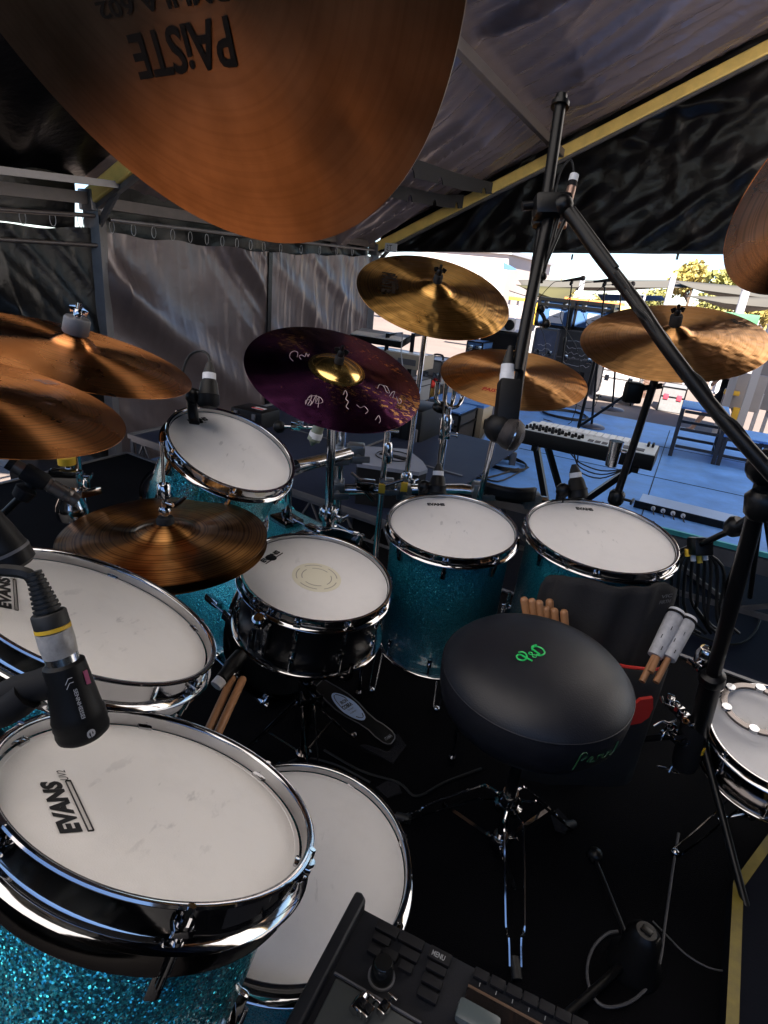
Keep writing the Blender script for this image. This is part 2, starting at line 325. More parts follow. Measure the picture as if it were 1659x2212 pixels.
# darker floor inside the tent, laid on the ground
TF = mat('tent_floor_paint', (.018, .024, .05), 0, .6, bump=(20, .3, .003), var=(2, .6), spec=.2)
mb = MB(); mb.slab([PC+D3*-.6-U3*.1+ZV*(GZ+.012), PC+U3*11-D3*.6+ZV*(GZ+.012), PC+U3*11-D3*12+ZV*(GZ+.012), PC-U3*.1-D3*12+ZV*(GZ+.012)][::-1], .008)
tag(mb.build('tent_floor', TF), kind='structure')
# drum riser
rA = Vector((-1.784, 3.859, 0)); ru = Vector((.857, -.515, 0)).normalized(); rd = Vector((.44, .9, 0)).normalized()
dr = thing('drum_riser', 'low black carpeted riser with bare metal edges that the whole drum kit stands on', 'riser', rA)
dr['kind'] = 'structure'
MB().slab([rA, rA-rd*6, rA-rd*6+ru*6, rA+ru*6], .06).build('floor_board', RISER_M, dr, True)
mb = MB(); mb.bar(rA+ZV*-.018, rA+ru*6+ZV*-.018, .02, .05); mb.bar(rA+ZV*-.018-ru*.012, rA-rd*6-ru*.012+ZV*-.018, .02, .05)
mb.build('edge_trim', ALU, dr, True)
mb = MB()
for i in range(7):
    for k in (0, 6):
        p = rA+ru*i-rd*k; mb.bar(p+ZV*-.06, p+ZV*GZ, .05, .05)
mb.build('leg', ALU, dr, True)
def truss(mb, a, b, z0, z1, n, w=.025):
    mb.bar(a+ZV*z1, b+ZV*z1, w, w); mb.bar(a+ZV*z0, b+ZV*z0, w, w)
    for i in range(n):
        p, q = a.lerp(b, i/n), a.lerp(b, (i+1)/n); m = p.lerp(q, .5)
        mb.bar(p+ZV*z0, m+ZV*z1, w*.5, w*.5); mb.bar(m+ZV*z1, q+ZV*z0, w*.5, w*.5)
    mb.bar(a+ZV*z0, a+ZV*z1, w, w); mb.bar(b+ZV*z0, b+ZV*z1, w, w)
# side riser behind the kit
SZ = .12; s1 = Z(277, 942, SZ); s1.z = 0; s2 = Z(713, 1090, SZ); s2.z = 0; sdv = (s2-s1).normalized()
sr = thing('side_riser', 'dark ply riser with an open aluminium truss front just behind the small blue tom', 'riser', s1); sr['kind'] = 'structure'
e = s2+sdv*.45
MB().slab([s1+ZV*SZ+rd*.01, s1+ZV*SZ+rd*2.1, e+ZV*SZ+rd*2.1, e+ZV*SZ+rd*.01][::-1], .015).build('top_board', SIDE_M, sr, True)
mb = MB(); mb.bar(s1+ZV*(SZ+.003), e+ZV*(SZ+.003), .012, .03); mb.bar(s1+ZV*(SZ+.003), s1+rd*2.1+ZV*(SZ+.003), .012, .03)
q = s1+sdv*1.3; mb.bar(q+ZV*(SZ+.004), q+rd*2.1+ZV*(SZ+.004), .004, .02); q = s1+rd*1.05; mb.bar(q+ZV*(SZ+.004), q+sdv*2.1+ZV*(SZ+.004), .02, .004, ZV)
mb.build('edge_trim', ALU, sr, True)
mb = MB(); truss(mb, s1+rd*.03, e+rd*.03, -.12, SZ-.03, 9, .02); mb.build('truss_side', ALU, sr, True)
mb = MB()
for p in (s1+rd*.1, e+rd*.1, s1+rd*2, e+rd*2): mb.bar(p+ZV*(SZ-.02), p+ZV*GZ, .045, .045)
mb.build('leg', ALU, sr, True)
# stage deck, the blue of its skylit shade put into the colour
dk = [Vector((.51, 4.04, 0)), Vector((1.445, 7.66, 0)), Vector((1.445, 7.66, 0))+U3*6.5, Vector((.51, 4.04, 0))+U3*6.5]
bd = thing('stage_deck', 'wide stage deck beyond the kit, shaded by the tent, skylight blue in its colour', 'stage', dk[0]); bd['kind'] = 'structure'
MB().slab(dk[::-1], .02).build('deck_board', DECK_M, bd, True)
TEAL = mat('teal_rim_highlight', (.08, .46, .46), .2, .35, var=(9, .7))
MB().bar(dk[0]+ZV*.001-D3*.012, dk[3]+ZV*.001-D3*.012, .02, .03).build('rim_highlight', TEAL, bd, True)  # cyan rim highlight of the frame, built as a coloured bar
mb = MB(); mb.bar(dk[0]+ZV*-.075-D3*.012, dk[3]+ZV*-.075-D3*.012, .02, .10); mb.bar(dk[0]+ZV*-.06-U3*.012, dk[1]+ZV*-.06-U3*.012, .02, .12)
mb.build('edge_frame', ALU, bd, True)
mb = MB()
for i in range(6):
    for k in (.08, 3.4):
        p = dk[0]+U3*(i*1.22+.06)+D3*k; mb.bar(p+ZV*-.02, p+ZV*GZ, .05, .05)
        if i < 5 and k < 1:
            q = p+U3*1.22; mb.bar(p+ZV*-.12, (p+q)/2+ZV*-.42, .025, .025); mb.bar(q+ZV*-.12, (p+q)/2+ZV*-.42, .025, .025); mb.bar(p+ZV*-.42, q+ZV*-.42, .03, .03)
mb.build('leg', ALU, bd, True)
mb = MB()
for k in (1.22, 2.44):
    p = dk[0]+D3*k; mb.bar(p+ZV*.001+U3*.1, p+U3*6.4+ZV*.001, .006, .004)
for i in range(1, 5): p = dk[0]+U3*i*1.22; mb.bar(p+ZV*.001, p+D3*3.4+ZV*.001, .006, .004)
mb.build('seam', BLK_MATTE, bd, True)
# middle riser with white truss side
a2, b2 = Z(919, 997, 0), Z(1010, 952, 0); v2 = (b2-a2).normalized()
mr_ = thing('small_riser', 'small blue topped riser with white lattice side beside the wedge monitor', 'riser', a2); mr_['kind'] = 'structure'
MB().slab([a2-v2*.5, b2, b2-U3*1.5, a2-v2*.5-U3*1.5], .02).build('top_board', DECK_M, mr_, True)
WLAT = mat('white_painted_steel', (.62, .60, .64), .1, .5, var=(12, .8))
mb = MB(); truss(mb, a2-v2*.5+ZV*-.03, b2+ZV*-.03, -.22, 0, 5, .03); truss(mb, b2+ZV*-.03, b2-U3*1.5+ZV*-.03, -.22, 0, 5, .03); mb.build('lattice_side', WLAT, mr_, True)
mb = MB()
for p in (a2-v2*.5, b2, b2-U3*1.5, a2-v2*.5-U3*1.5): mb.bar(p+ZV*-.2, p+ZV*GZ, .045, .045)
mb.build('leg', WLAT, mr_, True)

# ------------------------------------------------------------------ the tent
def nz(x, y, z=0, s=1): return noise.noise(Vector((x*s, y*s, z*s)))
def fold(u, v, ang, f, seed, warp=.35, pw=2):                # ridged directional folds, 0..1
    c, s_ = math.cos(ang), math.sin(ang); a = u*c+v*s_; b = -u*s_+v*c
    w = noise.noise(Vector((a*.35, b*.9, seed)))*warp*2; k = noise.noise(Vector((a*.12+seed, (b+w)*f, seed*1.7)))
    return (1-abs(k)*2)**pw if abs(k) < .5 else 0
def pleat(u, v, ang, f, seed, sh=3):                         # long taut pleats running along one direction
    c, s_ = math.cos(ang), math.sin(ang); a = u*c+v*s_; b = -u*s_+v*c
    b2 = b+.22*noise.noise(Vector((a*.22, b*.7, seed)))+.05*noise.noise(Vector((a*.9, b*1.5, seed+4)))
    k = .5+.5*math.sin(6.283*f*b2+2.5*noise.noise(Vector((b*.9, seed, 1)))); m = max(0, .45+1.1*noise.noise(Vector((a*.28, b*.8, seed+8))))
    return k**sh*min(1.3, m)
WHITE_T = bpy.data.materials.new('translucent_fill_roof'); WHITE_T.use_nodes = True  # made-up sheet: sun through it gives soft overhead fill
_t = WHITE_T.node_tree; _t.nodes.remove(_t.nodes['Principled BSDF']); _a = _t.nodes.new('ShaderNodeBsdfDiffuse'); _b = _t.nodes.new('ShaderNodeBsdfTranslucent'); _m = _t.nodes.new('ShaderNodeMixShader')
_a.inputs[0].default_value = (.6, .6, .6, 1); _b.inputs[0].default_value = (.85, .82, .80, 1); _m.inputs[0].default_value = .6
lk(_t, _a.outputs[0], _m.inputs[1]); lk(_t, _b.outputs[0], _m.inputs[2]); lk(_t, _m.outputs[0], _t.nodes['Material Output'].inputs[0])
tent = thing('stage_tent', 'black lined frame tent over the stage, with golden rafters and hanging tarpaulins', 'tent', (P0.x, P0.y, GZ))
tent['kind'] = 'structure'
def roofpart(name, t0, t1, s0, s1_, m, nu, nv, amp, seed):
    mb = MB(); span = t1-t0
    def fn(a, b):
        s = s0+(s1_-s0)*a; t = t0+span*b
        edge = min(1, 6*b*(1-b)+.12)*min(1, abs(s-2.62)*1.6+.15)
        d = amp*(.8*pleat(s, t, .22, 1.15, seed)+.5*pleat(s, t, .34, 2.3, seed+3)+.22*pleat(s, t, .16, 4.7, seed+5)+.15*fold(s, t, .8, 2.2, seed+6))
        d += .05*math.sin(math.pi*b)*amp*6
        return raf(s, t, .20-d*edge)
    mb.grid(fn, nu, nv); return mb.build(name, m, tent, True)
roofpart('roof_panel', -.25, 5.0, -.1, APEX, TARP_R, 200, 150, .26, 3.1)
roofpart('roof_panel', 4.98, 8.0, -.1, APEX, TARP_B, 80, 60, .10, 8.4)  # nearer bay, its lack of bounced light put into a black sheet
roofpart('roof_panel', 7.9, 12.5, 1.5, APEX+.05, WHITE_T, 40, 40, .10, 2.4)  # translucent bay added behind the view to light the drum heads
roofpart('roof_panel', -.25, 5.0, APEX-.02, 2*APEX+.1, WHITE_T, 40, 40, .06, 5.9)  # unseen slope made translucent to light deck and cymbals
roofpart('roof_panel', 4.96, 12.5, APEX-.06, 2*APEX+.1, TARP_B, 40, 60, .10, 5.4)
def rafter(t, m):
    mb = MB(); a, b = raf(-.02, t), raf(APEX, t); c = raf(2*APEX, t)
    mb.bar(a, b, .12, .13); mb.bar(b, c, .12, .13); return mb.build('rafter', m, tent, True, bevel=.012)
rafter(0, WARM_BEAM); rafter(5.0, WARM_BEAM)
mb = MB(); mb.bar(raf(0, .0)+ZV*-.095, raf(APEX, .0)+ZV*-.095, .05, .035); mb.bar(raf(0, 5.0)+ZV*-.095, raf(APEX, 5.)+ZV*-.095, .05, .035); mb.build('keder_rail', ALU, tent, True)
for s in (2.62, 5.55):
    mb = MB(); mb.bar(raf(s, .05)+ZV*-.02, raf(s, 4.94)+ZV*-.02, .07, .09); mb.build('purlin', PINK_BEAM, tent, True, bevel=.006)
    mb = MB(); mb.bar(raf(s, 5.06)+ZV*-.02, raf(s, 7.9)+ZV*-.02, .07, .09); mb.build('purlin', PINK_BEAM, tent, True)
def post(p, name='post'):
    mb = MB(); mb.bar(p+ZV*GZ, p+ZV*(RZ+.03), .13, .13); 
    if p.x < 0: mb.bar(p+ZV*(RZ-.20)+U3*.05, raf(.35, 5 if p.y < 8 else 0)+ZV*-.07, .03, .05)
    mb.rbox(.2, .2, .02, .004, Matrix.Translation(p+ZV*(GZ+.02))); mb.rbox(.16, .17, .16, .01, UF(p+ZV*(RZ-.02)))
    for k in range(5): mb.cyl(p+ZV*(RZ-.05-.08*k)-D3*.066, p+ZV*(RZ-.05-.08*k)-D3*.075, .014)
    return mb.build(name, ALU, tent, True)
post(P0); post(PC); post(P0-D3*5); post(PC+U3*11.2); post(PC+U3*11.2-D3*5)
def dark_wall(a, b, seed, label, H=2.46):  # black sheets added out of view to block light and darken reflections
    mb = MB(); L = (b-a).length; n = (b-a).cross(ZV).normalized()
    mb.grid(lambda u, v: a.lerp(b, u)+ZV*(GZ+.02+H*v)+n*(.12*fold(u*L, v*2.4, 1.3, 1.2, seed)), 50, 16)
    t = thing('light_blocker', label, 'tarpaulin', a, 'added black walls that keep light out'); mb.build('sheet', TARP_B, t, True)
E_ = PC+U3*11.1
dark_wall(E_-D3*4.2, E_-D3*12.5, 3.3, 'added unseen black wall far to the right of the drum kit, darkening reflections'); dark_wall(E_-D3*12.5, PC+U3*0-D3*12.5, 6.3, 'added unseen black wall behind the viewer, darkening reflections'); dark_wall(PC-D3*7.6, PC-D3*12.5, 9.1, 'added low black scrim along the open left side, blocking light off the ground', 1.75)
# rails along the side wall
for nm, a, b, w, m in (('eave_beam', (228, 440), (806, 528), .09, PINK_BEAM), ('curtain_pipe', (228, 474), (802, 540), .035, ALU),
                       ('eave_beam', (-40, 402), (190, 428), .09, PINK_BEAM), ('curtain_pipe', (-40, 450), (205, 466), .035, PINK_BEAM),
                       ('lower_rail', (-40, 514), (212, 530), .035, PINK_BEAM)):
    a, b = WL(*a), WL(*b); off = U3*(.05 if nm != 'eave_beam' else 0)
    mb = MB(); (mb.bar(a+off, b+off, w, w) if nm == 'eave_beam' else mb.cyl(a+off, b+off, w/2)); mb.build(nm, m, tent, True)
# tarpaulins on the side wall
def wall_tarp(label, pxa, pxb, m, seed, amp, nu, nv, folds, name='wall_tarpaulin', rings=0):
    A, B = WL(*pxa), WL(*pxb); t = thing(name, label, 'tarpaulin', (A.x, A.y, GZ)); mb = MB(); L = (B-A).length
    def fn(u, v):
        top = A.lerp(B, u); z = top.z+(GZ+.03-top.z)*v; uu = u*L; h = (top.z-z)
        d = 0
        for ang, f, w in folds: d += w*pleat(uu, h, ang, f, seed+f)
        d += .10*fold(uu*3, h*.5, 1.5, 2.2, seed+9)*max(0, 1-h*4)+.12*nz(uu, h, seed, 2.3)
        e = min(1, (uu+.02)*5)*min(1, (L-uu+.02)*5)
        sag = .012*math.sin(u*L*9)*max(0, 1-h*6)
        return Vector((top.x, top.y, z+sag))+U3*(.01+amp*d*e)
    mb.grid(fn, nu, nv); o = mb.build('sheet', m, t, True)
    for i in range(rings):
        p = A.lerp(B, (i+.4)/rings); mb = MB(); c = p+U3*.05+ZV*.055; pts = [c+D3*.026*math.sin(a)+ZV*.05*math.cos(a) for a in [k*math.pi/6 for k in range(13)]]
        mb.tube(pts, .0032, 5, 1); mb.build('hook_ring', LIGHTG, t, True)
    return t
FA = [(.58, .8, 1.1), (.66, 1.7, .5), (1.5, 5.2, .06), (.75, 4.6, .14)]
FB = [(1.15, 1.3, .35), (1.5, 3.2, .35), (.5, 2.0, .3), (1.62, 6, .2)]
wall_tarp('grey lined tarpaulin with deep diagonal folds hung by rings, right of the metal post', (214, 502), (578, 545), TARP, 2.2, .17, 190, 110, FA, rings=10)
wall_tarp('smoother grey tarpaulin with upright creases, in the far corner of the tent wall', (580, 546), (803, 554), TARP, 6.7, .11, 110, 90, FB, rings=6)
wall_tarp('dark tarpaulin left of the metal post, hung under a bright slit of daylight', (-60, 480), (200, 495), TARP_B, 4.4, .12, 80, 70, FA, rings=4)  # same wall, darker by viewing angle; that darkness put into the colour
mb = MB(); A = WL(579, 545)
mb.bar(A+U3*.05-D3*.02, Vector((A.x, A.y, GZ))+U3*.05-D3*.02, .07, .02, U3)
tag(mb.build('lacing_strip', TARP_B), 'black lacing strip closing the seam between the two grey wall tarpaulins', 'strip')
def skirt(t0, t1, zb, seed):
    mb = MB()
    def fn(u, v):
        t = t0+(t1-t0)*u; p = raf(-.08, t); z = p.z+.3+(zb-p.z-.3)*v; return Vector((p.x, p.y, z))-U3*.03+U3*(.05*fold(t, z, .2, 2, seed)+.03*math.sin(t*7)*v)
    mb.grid(fn, 60, 10); mb.build('eave_skirt', TARP_B, tent, True)
skirt(.05, 4.95, 1.36, 2.5); skirt(5.1, 8.1, WL(60, 484).z, 5.5)
# valance closing the top of the far gable
va = thing('gable_valance', 'creased black plastic sheet closing the top of the far gable above the open stage front', 'tarpaulin', GP(880, 547)); mb = MB()
b0, b1 = GP(812, 543), GP(1620, 549)
def fn(u, v):
    s = .03+u*11; top = raf(s, -.02); k = (s)/((b1-PC).dot(U3)); zb = b0.z+(b1.z-b0.z)*min(1, max(0, k)); zt = top.z+.30; zt = max(zt, zb+.02); z = zt+(zb-zt)*v
    h = zt-z; cs, ch = s-2.62, h+.0
    ang = math.atan2(ch+.15, cs+.01); r = math.hypot(cs, ch)
    d = .10*pleat(r, ang*2.2, 0, 1.3, 4.4)*min(1, r*1.2)+.05*pleat(s, h, -.25, 2.0, 7.7)+.03*fold(s, h, 1.2, 2.0, 1.1)+.03*nz(s, h, 2, 5)
    return Vector((top.x, top.y, z))+D3*(.10-d*min(1, 8*v+.1))
mb.grid(fn, 230, 60); mb.build('sheet', TARP_B, va, True)
mb = MB(); mb.bar(b0-D3*.03+ZV*.01, b1-D3*.03+ZV*.01, .03, .03); mb.build('hem_bar', BLK_M, va, True)
for x, y in ((1465, 548), (1237, 549)):
    p = GP(x, y); mb = MB(); mb.bar(p, p-ZV*.07, .03, .02); mb.build('toggle', BLK_M, va, True)
# hanging strips with notches, near the far rafter
def flap(px, sx, label):
    rp = GP(*sx); s = (rp-PC).dot(U3); c = raf(s, .2); n = U3; P = [PL(x, y, c, n) for x, y in px]
    ob = thing('notched_flap', label, 'fabric strip', P[0], 'notched strips under the roof'); mb = MB(); k = len(P)
    mb.add(P+[p+U3*.012 for p in P], [list(range(k)), [k+i for i in range(k)][::-1]]+[(i, (i+1) % k, k+(i+1) % k, k+i) for i in range(k)], False)
    mb.build('strip', CLOTH_B, ob, True)
def fp(pts): return [((1250+x*.3918)/1.50693, (450+y*.3918)/1.50693) for x, y in pts]
def notch(x, y, w, h, dx=0): return [(x+w/2*math.cos(a)+dx*math.sin(a), y-h*math.sin(a)) for a in [k*math.pi/6 for k in range(7)]]
flap(fp([(240, 165), (450, 240), (665, 310), (905, 370), (905, 462), (845, 462)]+notch(825, 458, 36, 48)+[(800, 455), (640, 430)]+notch(462, 385, 40, 66)+[(430, 372)]+notch(215, 330, 66, 90)[:-1]+[(170, 300)]),
     fp([(905, 415)])[0], 'upper of the two black notched strips hanging near the far golden rafter')
flap(fp([(100, 390), (300, 430), (500, 470), (665, 470), (665, 580), (615, 583)]+notch(597, 580, 28, 50)+[(575, 580), (520, 578)]+notch(413, 560, 32, 55)+[(390, 556)]+notch(208, 530, 42, 62)+[(180, 520), (20, 480)]),
     fp([(665, 525)])[0], 'lower of the two black notched strips hanging near the far golden rafter')
# number plate at the foot of the far rafter
p = GP(856, 537)-D3*.18; sg = thing('bay_sign', 'small white plate with handwritten marks at the foot of the far rafter', 'sign', p)
w = .20; MB().box(w, .01, .12, UF(p)).build('plate', WHITE, sg, True)
mb = MB(); text_on(mb, '3T', p-U3*.07-D3*.006-ZV*.035, U3*.09, ZV*.07, -D3*.003); mb.box(.08, .003, .006, UF(p-U3*.02-D3*.006-ZV*.045)); mb.build('marks', INK, sg, True)
# ================================================================== THE DRUM KIT
def local_from_px(x, y, M): # pixel -> point on the z=0 plane of frame M, in M's local coords
    c = M.translation; n = M.to_3x3() @ ZV; return M.inverted() @ PL(x, y, c, n)
def lug_mb(mb, R, a, zc, Ls, tube=.022, claw=False):
    M = Matrix.Rotation(a, 4, 'Z') @ Matrix.Translation((R, 0, 0))
    # casing on the shell, ear on the hoop, tension rod and its square head
    mb.rbox(.016, .013, Ls, .004, M, (.002, 0, zc)); mb.cyl(M@Vector((.012, 0, zc+Ls/2-.004)), M@Vector((.012, 0, zc+Ls/2+tube)), .0046, n=10)
    mb.cyl(M@Vector((.012, 0, zc)), M@Vector((.012, 0, -.010)), .0028, n=8); mb.cyl(M@Vector((.012, 0, -.013)), M@Vector((.012, 0, -.010)), .0075, n=12)
    mb.rbox(.018, .016, .007, .002, M, (.009, 0, -.017)); mb.cyl(M@Vector((.012, 0, -.010)), M@Vector((.012, 0, .001)), .0038, .0034, n=6)
def drum(name, label, c, n, R, depth, shell_m, nl=6, a0=0, hd=.013, hoop_m=None, head_m=None, group='drums of the kit', lugm=None, ring=False, legs=0, dual=True, foot_z=0, thick=.0):
    hoop_m = hoop_m or CHROME; lugm = lugm or CHROME
    M = frame(c, n); t = thing(name, label, 'drum', M, group)
    Ro = R; Ri = R-.007; Rs = R-.012
    MB().disc(Ri-.002, -hd, 96, M).build('drum_head', head_m or HEAD, t, True)
    mb = MB()     # counter hoop: rolled lip on top, wall, flange at the foot
    mb.lathe([(Ri, -hd-.004), (Ri, -.003), (Ri+.001, -.0005), (Ri+.003, .0008), (Ro+.0005, .0004), (Ro+.0012, -.0016), (Ro, -.0032), (Ri+.003, -.004), (Ri+.003, -hd-.007), (Ri+.004, -hd-.010), (Ro+.006, -hd-.012), (Ro+.008, -hd-.015), (Ro+.006, -hd-.017), (Ri+.001, -hd-.017)], 96, M, closed=True)
    mb.build('hoop', hoop_m, t, True)
    mb = MB(); mb.lathe([(Ri-.0015, -hd+.0006), (Ri-.006, -hd+.0006), (Ri-.006, -hd-.001)], 96, M)
    mb.build('head_collar', HEAD2, t, True)
    mb = MB(); zb = -depth
    mb.lathe([(Rs-.006, -hd-.005), (Rs, -hd-.01), (Rs, zb+.008), (Rs-.006, zb)], 96, M); mb.lathe([(Rs-.007, zb), (Rs-.007, -hd-.006)], 64, M); mb.build('shell', shell_m, t, True)
    mb = MB(); mb.lathe([(Ri, zb-.004), (Ri+.003, zb-.004), (Ri+.003, zb+.010), (Ro+.007, zb+.012), (Ro+.008, zb+.015), (Ro+.005, zb+.017), (Ri, zb+.017)], 96, M, closed=True); mb.disc(Ri-.001, zb, 64, M, False)
    mb.build('bottom_hoop', hoop_m, t, True)
    for i in range(nl):
        a = a0+2*math.pi*i/nl; mb = MB(); lug_mb(mb, Rs, a, -max(.055, hd+.045), .030)
        M2 = Matrix.Rotation(a, 4, 'Z') @ Matrix.Translation((Rs, 0, 0))
        if depth > .12:
            mb.v = [M@v for v in mb.v]; mb.build('lug', lugm, t, True); mb = MB(); z2 = zb+.055; mb.rbox(.016, .013, .03, .004, M2, (.002, 0, z2)); mb.cyl(M2@Vector((.012, 0, z2)), M2@Vector((.012, 0, zb+.004)), .0028, n=8); mb.cyl(M2@Vector((.012, 0, zb+.016)), M2@Vector((.012, 0, zb)), .005, n=6)
        mb.v = [M@v for v in mb.v]; mb.build('bottom_lug' if depth > .12 else 'lug', lugm, t, True)
    if ring:
        mb = MB(); z = -hd-.021
        mb.lathe([(Rs+.004, z), (Rs+.012, z+.004), (Rs+.013, z-.003), (Rs+.0135, z-.012), (Rs+.011, z-.018), (Rs+.004, z-.019)], 96, M, closed=True); mb.build('suspension_ring', CHROME_D if ring == 1 else CHROME, t, True)
    if legs:
        for i in range(legs):
            a = a0+.5+2*math.pi*i/legs; p = M@Vector(((Rs+.012)*math.cos(a), (Rs+.012)*math.sin(a), -depth*.62)); q = M@Vector(((Rs+.012)*math.cos(a), (Rs+.012)*math.sin(a), -depth*.9))
            g = Vector((q.x+math.cos(a)*.04, q.y+math.sin(a)*.04, foot_z)); mb = MB(); mb.cyl(p, q, .0055); mb.tube([q, q.lerp(g, .25)+Vector((math.cos(a)*.03, math.sin(a)*.03, 0)), g+ZV*.02], .0055); mb.cyl(g+ZV*.03, g, .011); mb.rbox(.03, .03, .04, .006, Matrix.Translation(p.lerp(q, .6)))
            mb.build('leg', CHROME2, t, True)
    return t, M
def rim_angle(px, c, n): M = frame(c, n); p = local_from_px(*px, M); return math.atan2(p.y, p.x)
def head_text(t, M, hd, s, px0, px1, hpx, bold=.03, m=INK, ul=None, small=None):
    """word s running from px0 to px1 across the head, cap height from hpx"""
    Mh = M @ Matrix.Translation((0, 0, -hd+.0006)); c = Mh.translation; n = Mh.to_3x3()@ZV
    a, b, h = PL(*px0, c, n), PL(*px1, c, n), PL(*hpx, c, n); x = b-a; y = n.cross(x).normalized(); hh = (h-a).dot(y)
    mb = MB(); text_on(mb, s, a, x, y*hh, Vector((0, 0, 0)), bold)
    if ul:      # outlined bar under the word
        X = x.normalized(); L = x.length; w = .0006
        o0 = a-y*abs(hh)*ul[0]+x*ul[2]; o1 = o0-y*abs(hh)*ul[1]; xe = x*(1.0-ul[2])
        for p, q in ((o0, o0+xe), (o1, o1+xe), (o0, o1), (o0+xe, o1+xe)): mb.bar(p, q, .0004, .0016, n)
    if small: text_on(mb, small[0], a+x*small[1]-y*abs(hh)*small[2], x*small[3], y*hh*small[4], Vector((0, 0, 0)), .0)
    mb.build('print', m, t, True)
GR = 'drums of the kit'
# rear-left large toms (nearest the viewer)
tBL, MBL = drum('tom_drum', 'sparkling turquoise tom nearest the viewer, under the big black microphone', (-.18, .42, .83), (.29, .37, .88), .152, .215, SPARK, 6, rim_angle((420, 1985), (-.18, .42, .83), (.29, .37, .88)), hd=.017, ring=1)
head_text(tBL, MBL, .017, 'EVANS', (180, 1796), (131, 1687), (134, 1813), .055, ul=(.22, .24, .0), small=('UV2', 1.02, .42, .22, .42))
tL, MTL = drum('tom_drum', 'turquoise tom with grey scuff marks, second from the viewer on the far left', (-.362, .669, .854), (.39, .25, .89), .165, .225, SPARK, 6, rim_angle((440, 1462), (-.362, .669, .854), (.39, .25, .89)), hd=.016, ring=2)
head_text(tL, MTL, .016, 'EVANS', (26, 1316), (22, 1250), (-4, 1317), .055, ul=(.22, .24, .0), small=('UV2', 1.02, .42, .22, .42))
# small rack tom, snare, floor toms, low side drum
t1, M1 = drum('tom_drum', 'smallest turquoise sparkle tom tilted up at the back left below the purple cymbal', (-.36, 1.31, .90), (.40, -.19, .89), .152, .20, SPARK, 6, rim_angle((508, 1066), (-.36, 1.31, .90), (.40, -.19, .89)), hd=.012)
head_text(t1, M1, .012, 'EVANS', (411, 914), (451, 908), (411, 905), .07, small=('reso', .2, .45, .6, .25))
sn, MS = drum('snare_drum', 'black snare drum with a ringed cream dot in the middle of its head', (-.14, 1.23, .64), (.12, -.09, .99), .178, .165, SHELL_B, 10, rim_angle((640, 1345), (-.14, 1.23, .64), (.12, -.09, .99)), hd=.011)
head_text(sn, MS, .011, 'EVANS', (571, 1216), (607, 1193), (569, 1205), .07, ul=(.25, .12, 0))
f1, MF1 = drum('floor_tom', 'left of the two teal floor toms, bare shell, standing right of the snare', (.19, 1.50, .69), (-.01, -.12, .99), .178, .41, SATIN_T, 8, rim_angle((960, 1220), (.19, 1.50, .69), (-.01, -.12, .99)), hd=.010, legs=3)
head_text(f1, MF1, .010, 'EVANS', (924, 1092), (962, 1093), (924, 1086), .07)
f2, MF2 = drum('floor_tom', 'right floor tom, the larger one, with a grey stick bag slung on it', (.60, 1.52, .70), (-.01, -.11, .99), .203, .44, SATIN_T, 8, rim_angle((1290, 1245), (.60, 1.52, .70), (-.01, -.11, .99)), hd=.010, legs=3)
head_text(f2, MF2, .010, 'EVANS', (1246, 1101), (1283, 1104), (1246, 1095), .07)
lw, MW = drum('side_drum', 'low drum with a plain unprinted head standing on the floor behind the nearest tom', (-.08, .64, .47), (.06, -.03, 1), .178, .30, SATIN_T, 8, .35, hd=.014, legs=3, head_m=HEAD2)
# round black dots and the snare's centre dot
def on_head(t, M, hd, px, r, m, name, h=.001):
    p = local_from_px(*px, M @ Matrix.Translation((0, 0, -hd))); mb = MB(); mb.lathe([(1e-4, h), (r*.85, h), (r, 0)], 28, M@Matrix.Translation((p.x, p.y, -hd+.0008))); return mb.build(name, m, t, True)
on_head(t1, M1, .012, (431, 910), .0085, BLK_MATTE, 'black_dot'); on_head(sn, MS, .011, (586, 1205), .013, BLK_MATTE, 'black_dot')
DOT = mat('cream_dot_film', (.78, .73, .58), 0, .5); DOT2 = mat('grey_print', (.40, .36, .30), 0, .6)
pc = local_from_px(684, 1247, MS @ Matrix.Translation((0, 0, -.011))); Md = MS@Matrix.Translation((pc.x, pc.y, -.011))
mb = MB(); mb.lathe([(.039, .0007), (.058, .0007), (.058, .0001)], 48, Md); mb.lathe([(1e-4, .0006), (.038, .0006)], 48, Md); mb.lathe([(.037, .0008), (.0395, .0008)], 48, Md); mb.build('centre_dot', DOT, sn, True)
mb = MB()
for r, k, off in ((.047, 5, .2), (.034, 4, .9)):
    for i in range(k):
        a0 = off+2*math.pi*i/k; w = 2*math.pi/k*.72; P = [(rr*math.cos(a0+w*j/12), rr*math.sin(a0+w*j/12), .0013) for rr in (r, r+.0022) for j in range(13)]
        mb.add(P, [(j, j+1, 13+j+1, 13+j) for j in range(12)], False, Md)
mb.build('print', DOT2, sn, True)
# snare strainer and square lug heads
mb = MB(); a = math.radians(-118); Ms = MS@Matrix.Rotation(a, 4, 'Z')@Matrix.Translation((.172, 0, 0))
mb.rbox(.022, .03, .09, .005, Ms, (.004, 0, -.085)); mb.prof(Ms@Vector((.018, .0, -.05)), Ms@Vector((.03, 0, -.018)), [(0, .009), (.3, .014), (.9, .015), (1, .011)]); mb.cyl(Ms@Vector((.012, .012, -.06)), Ms@Vector((.03, .03, -.02)), .003)
mb.build('strainer', CHROME2, sn, True)
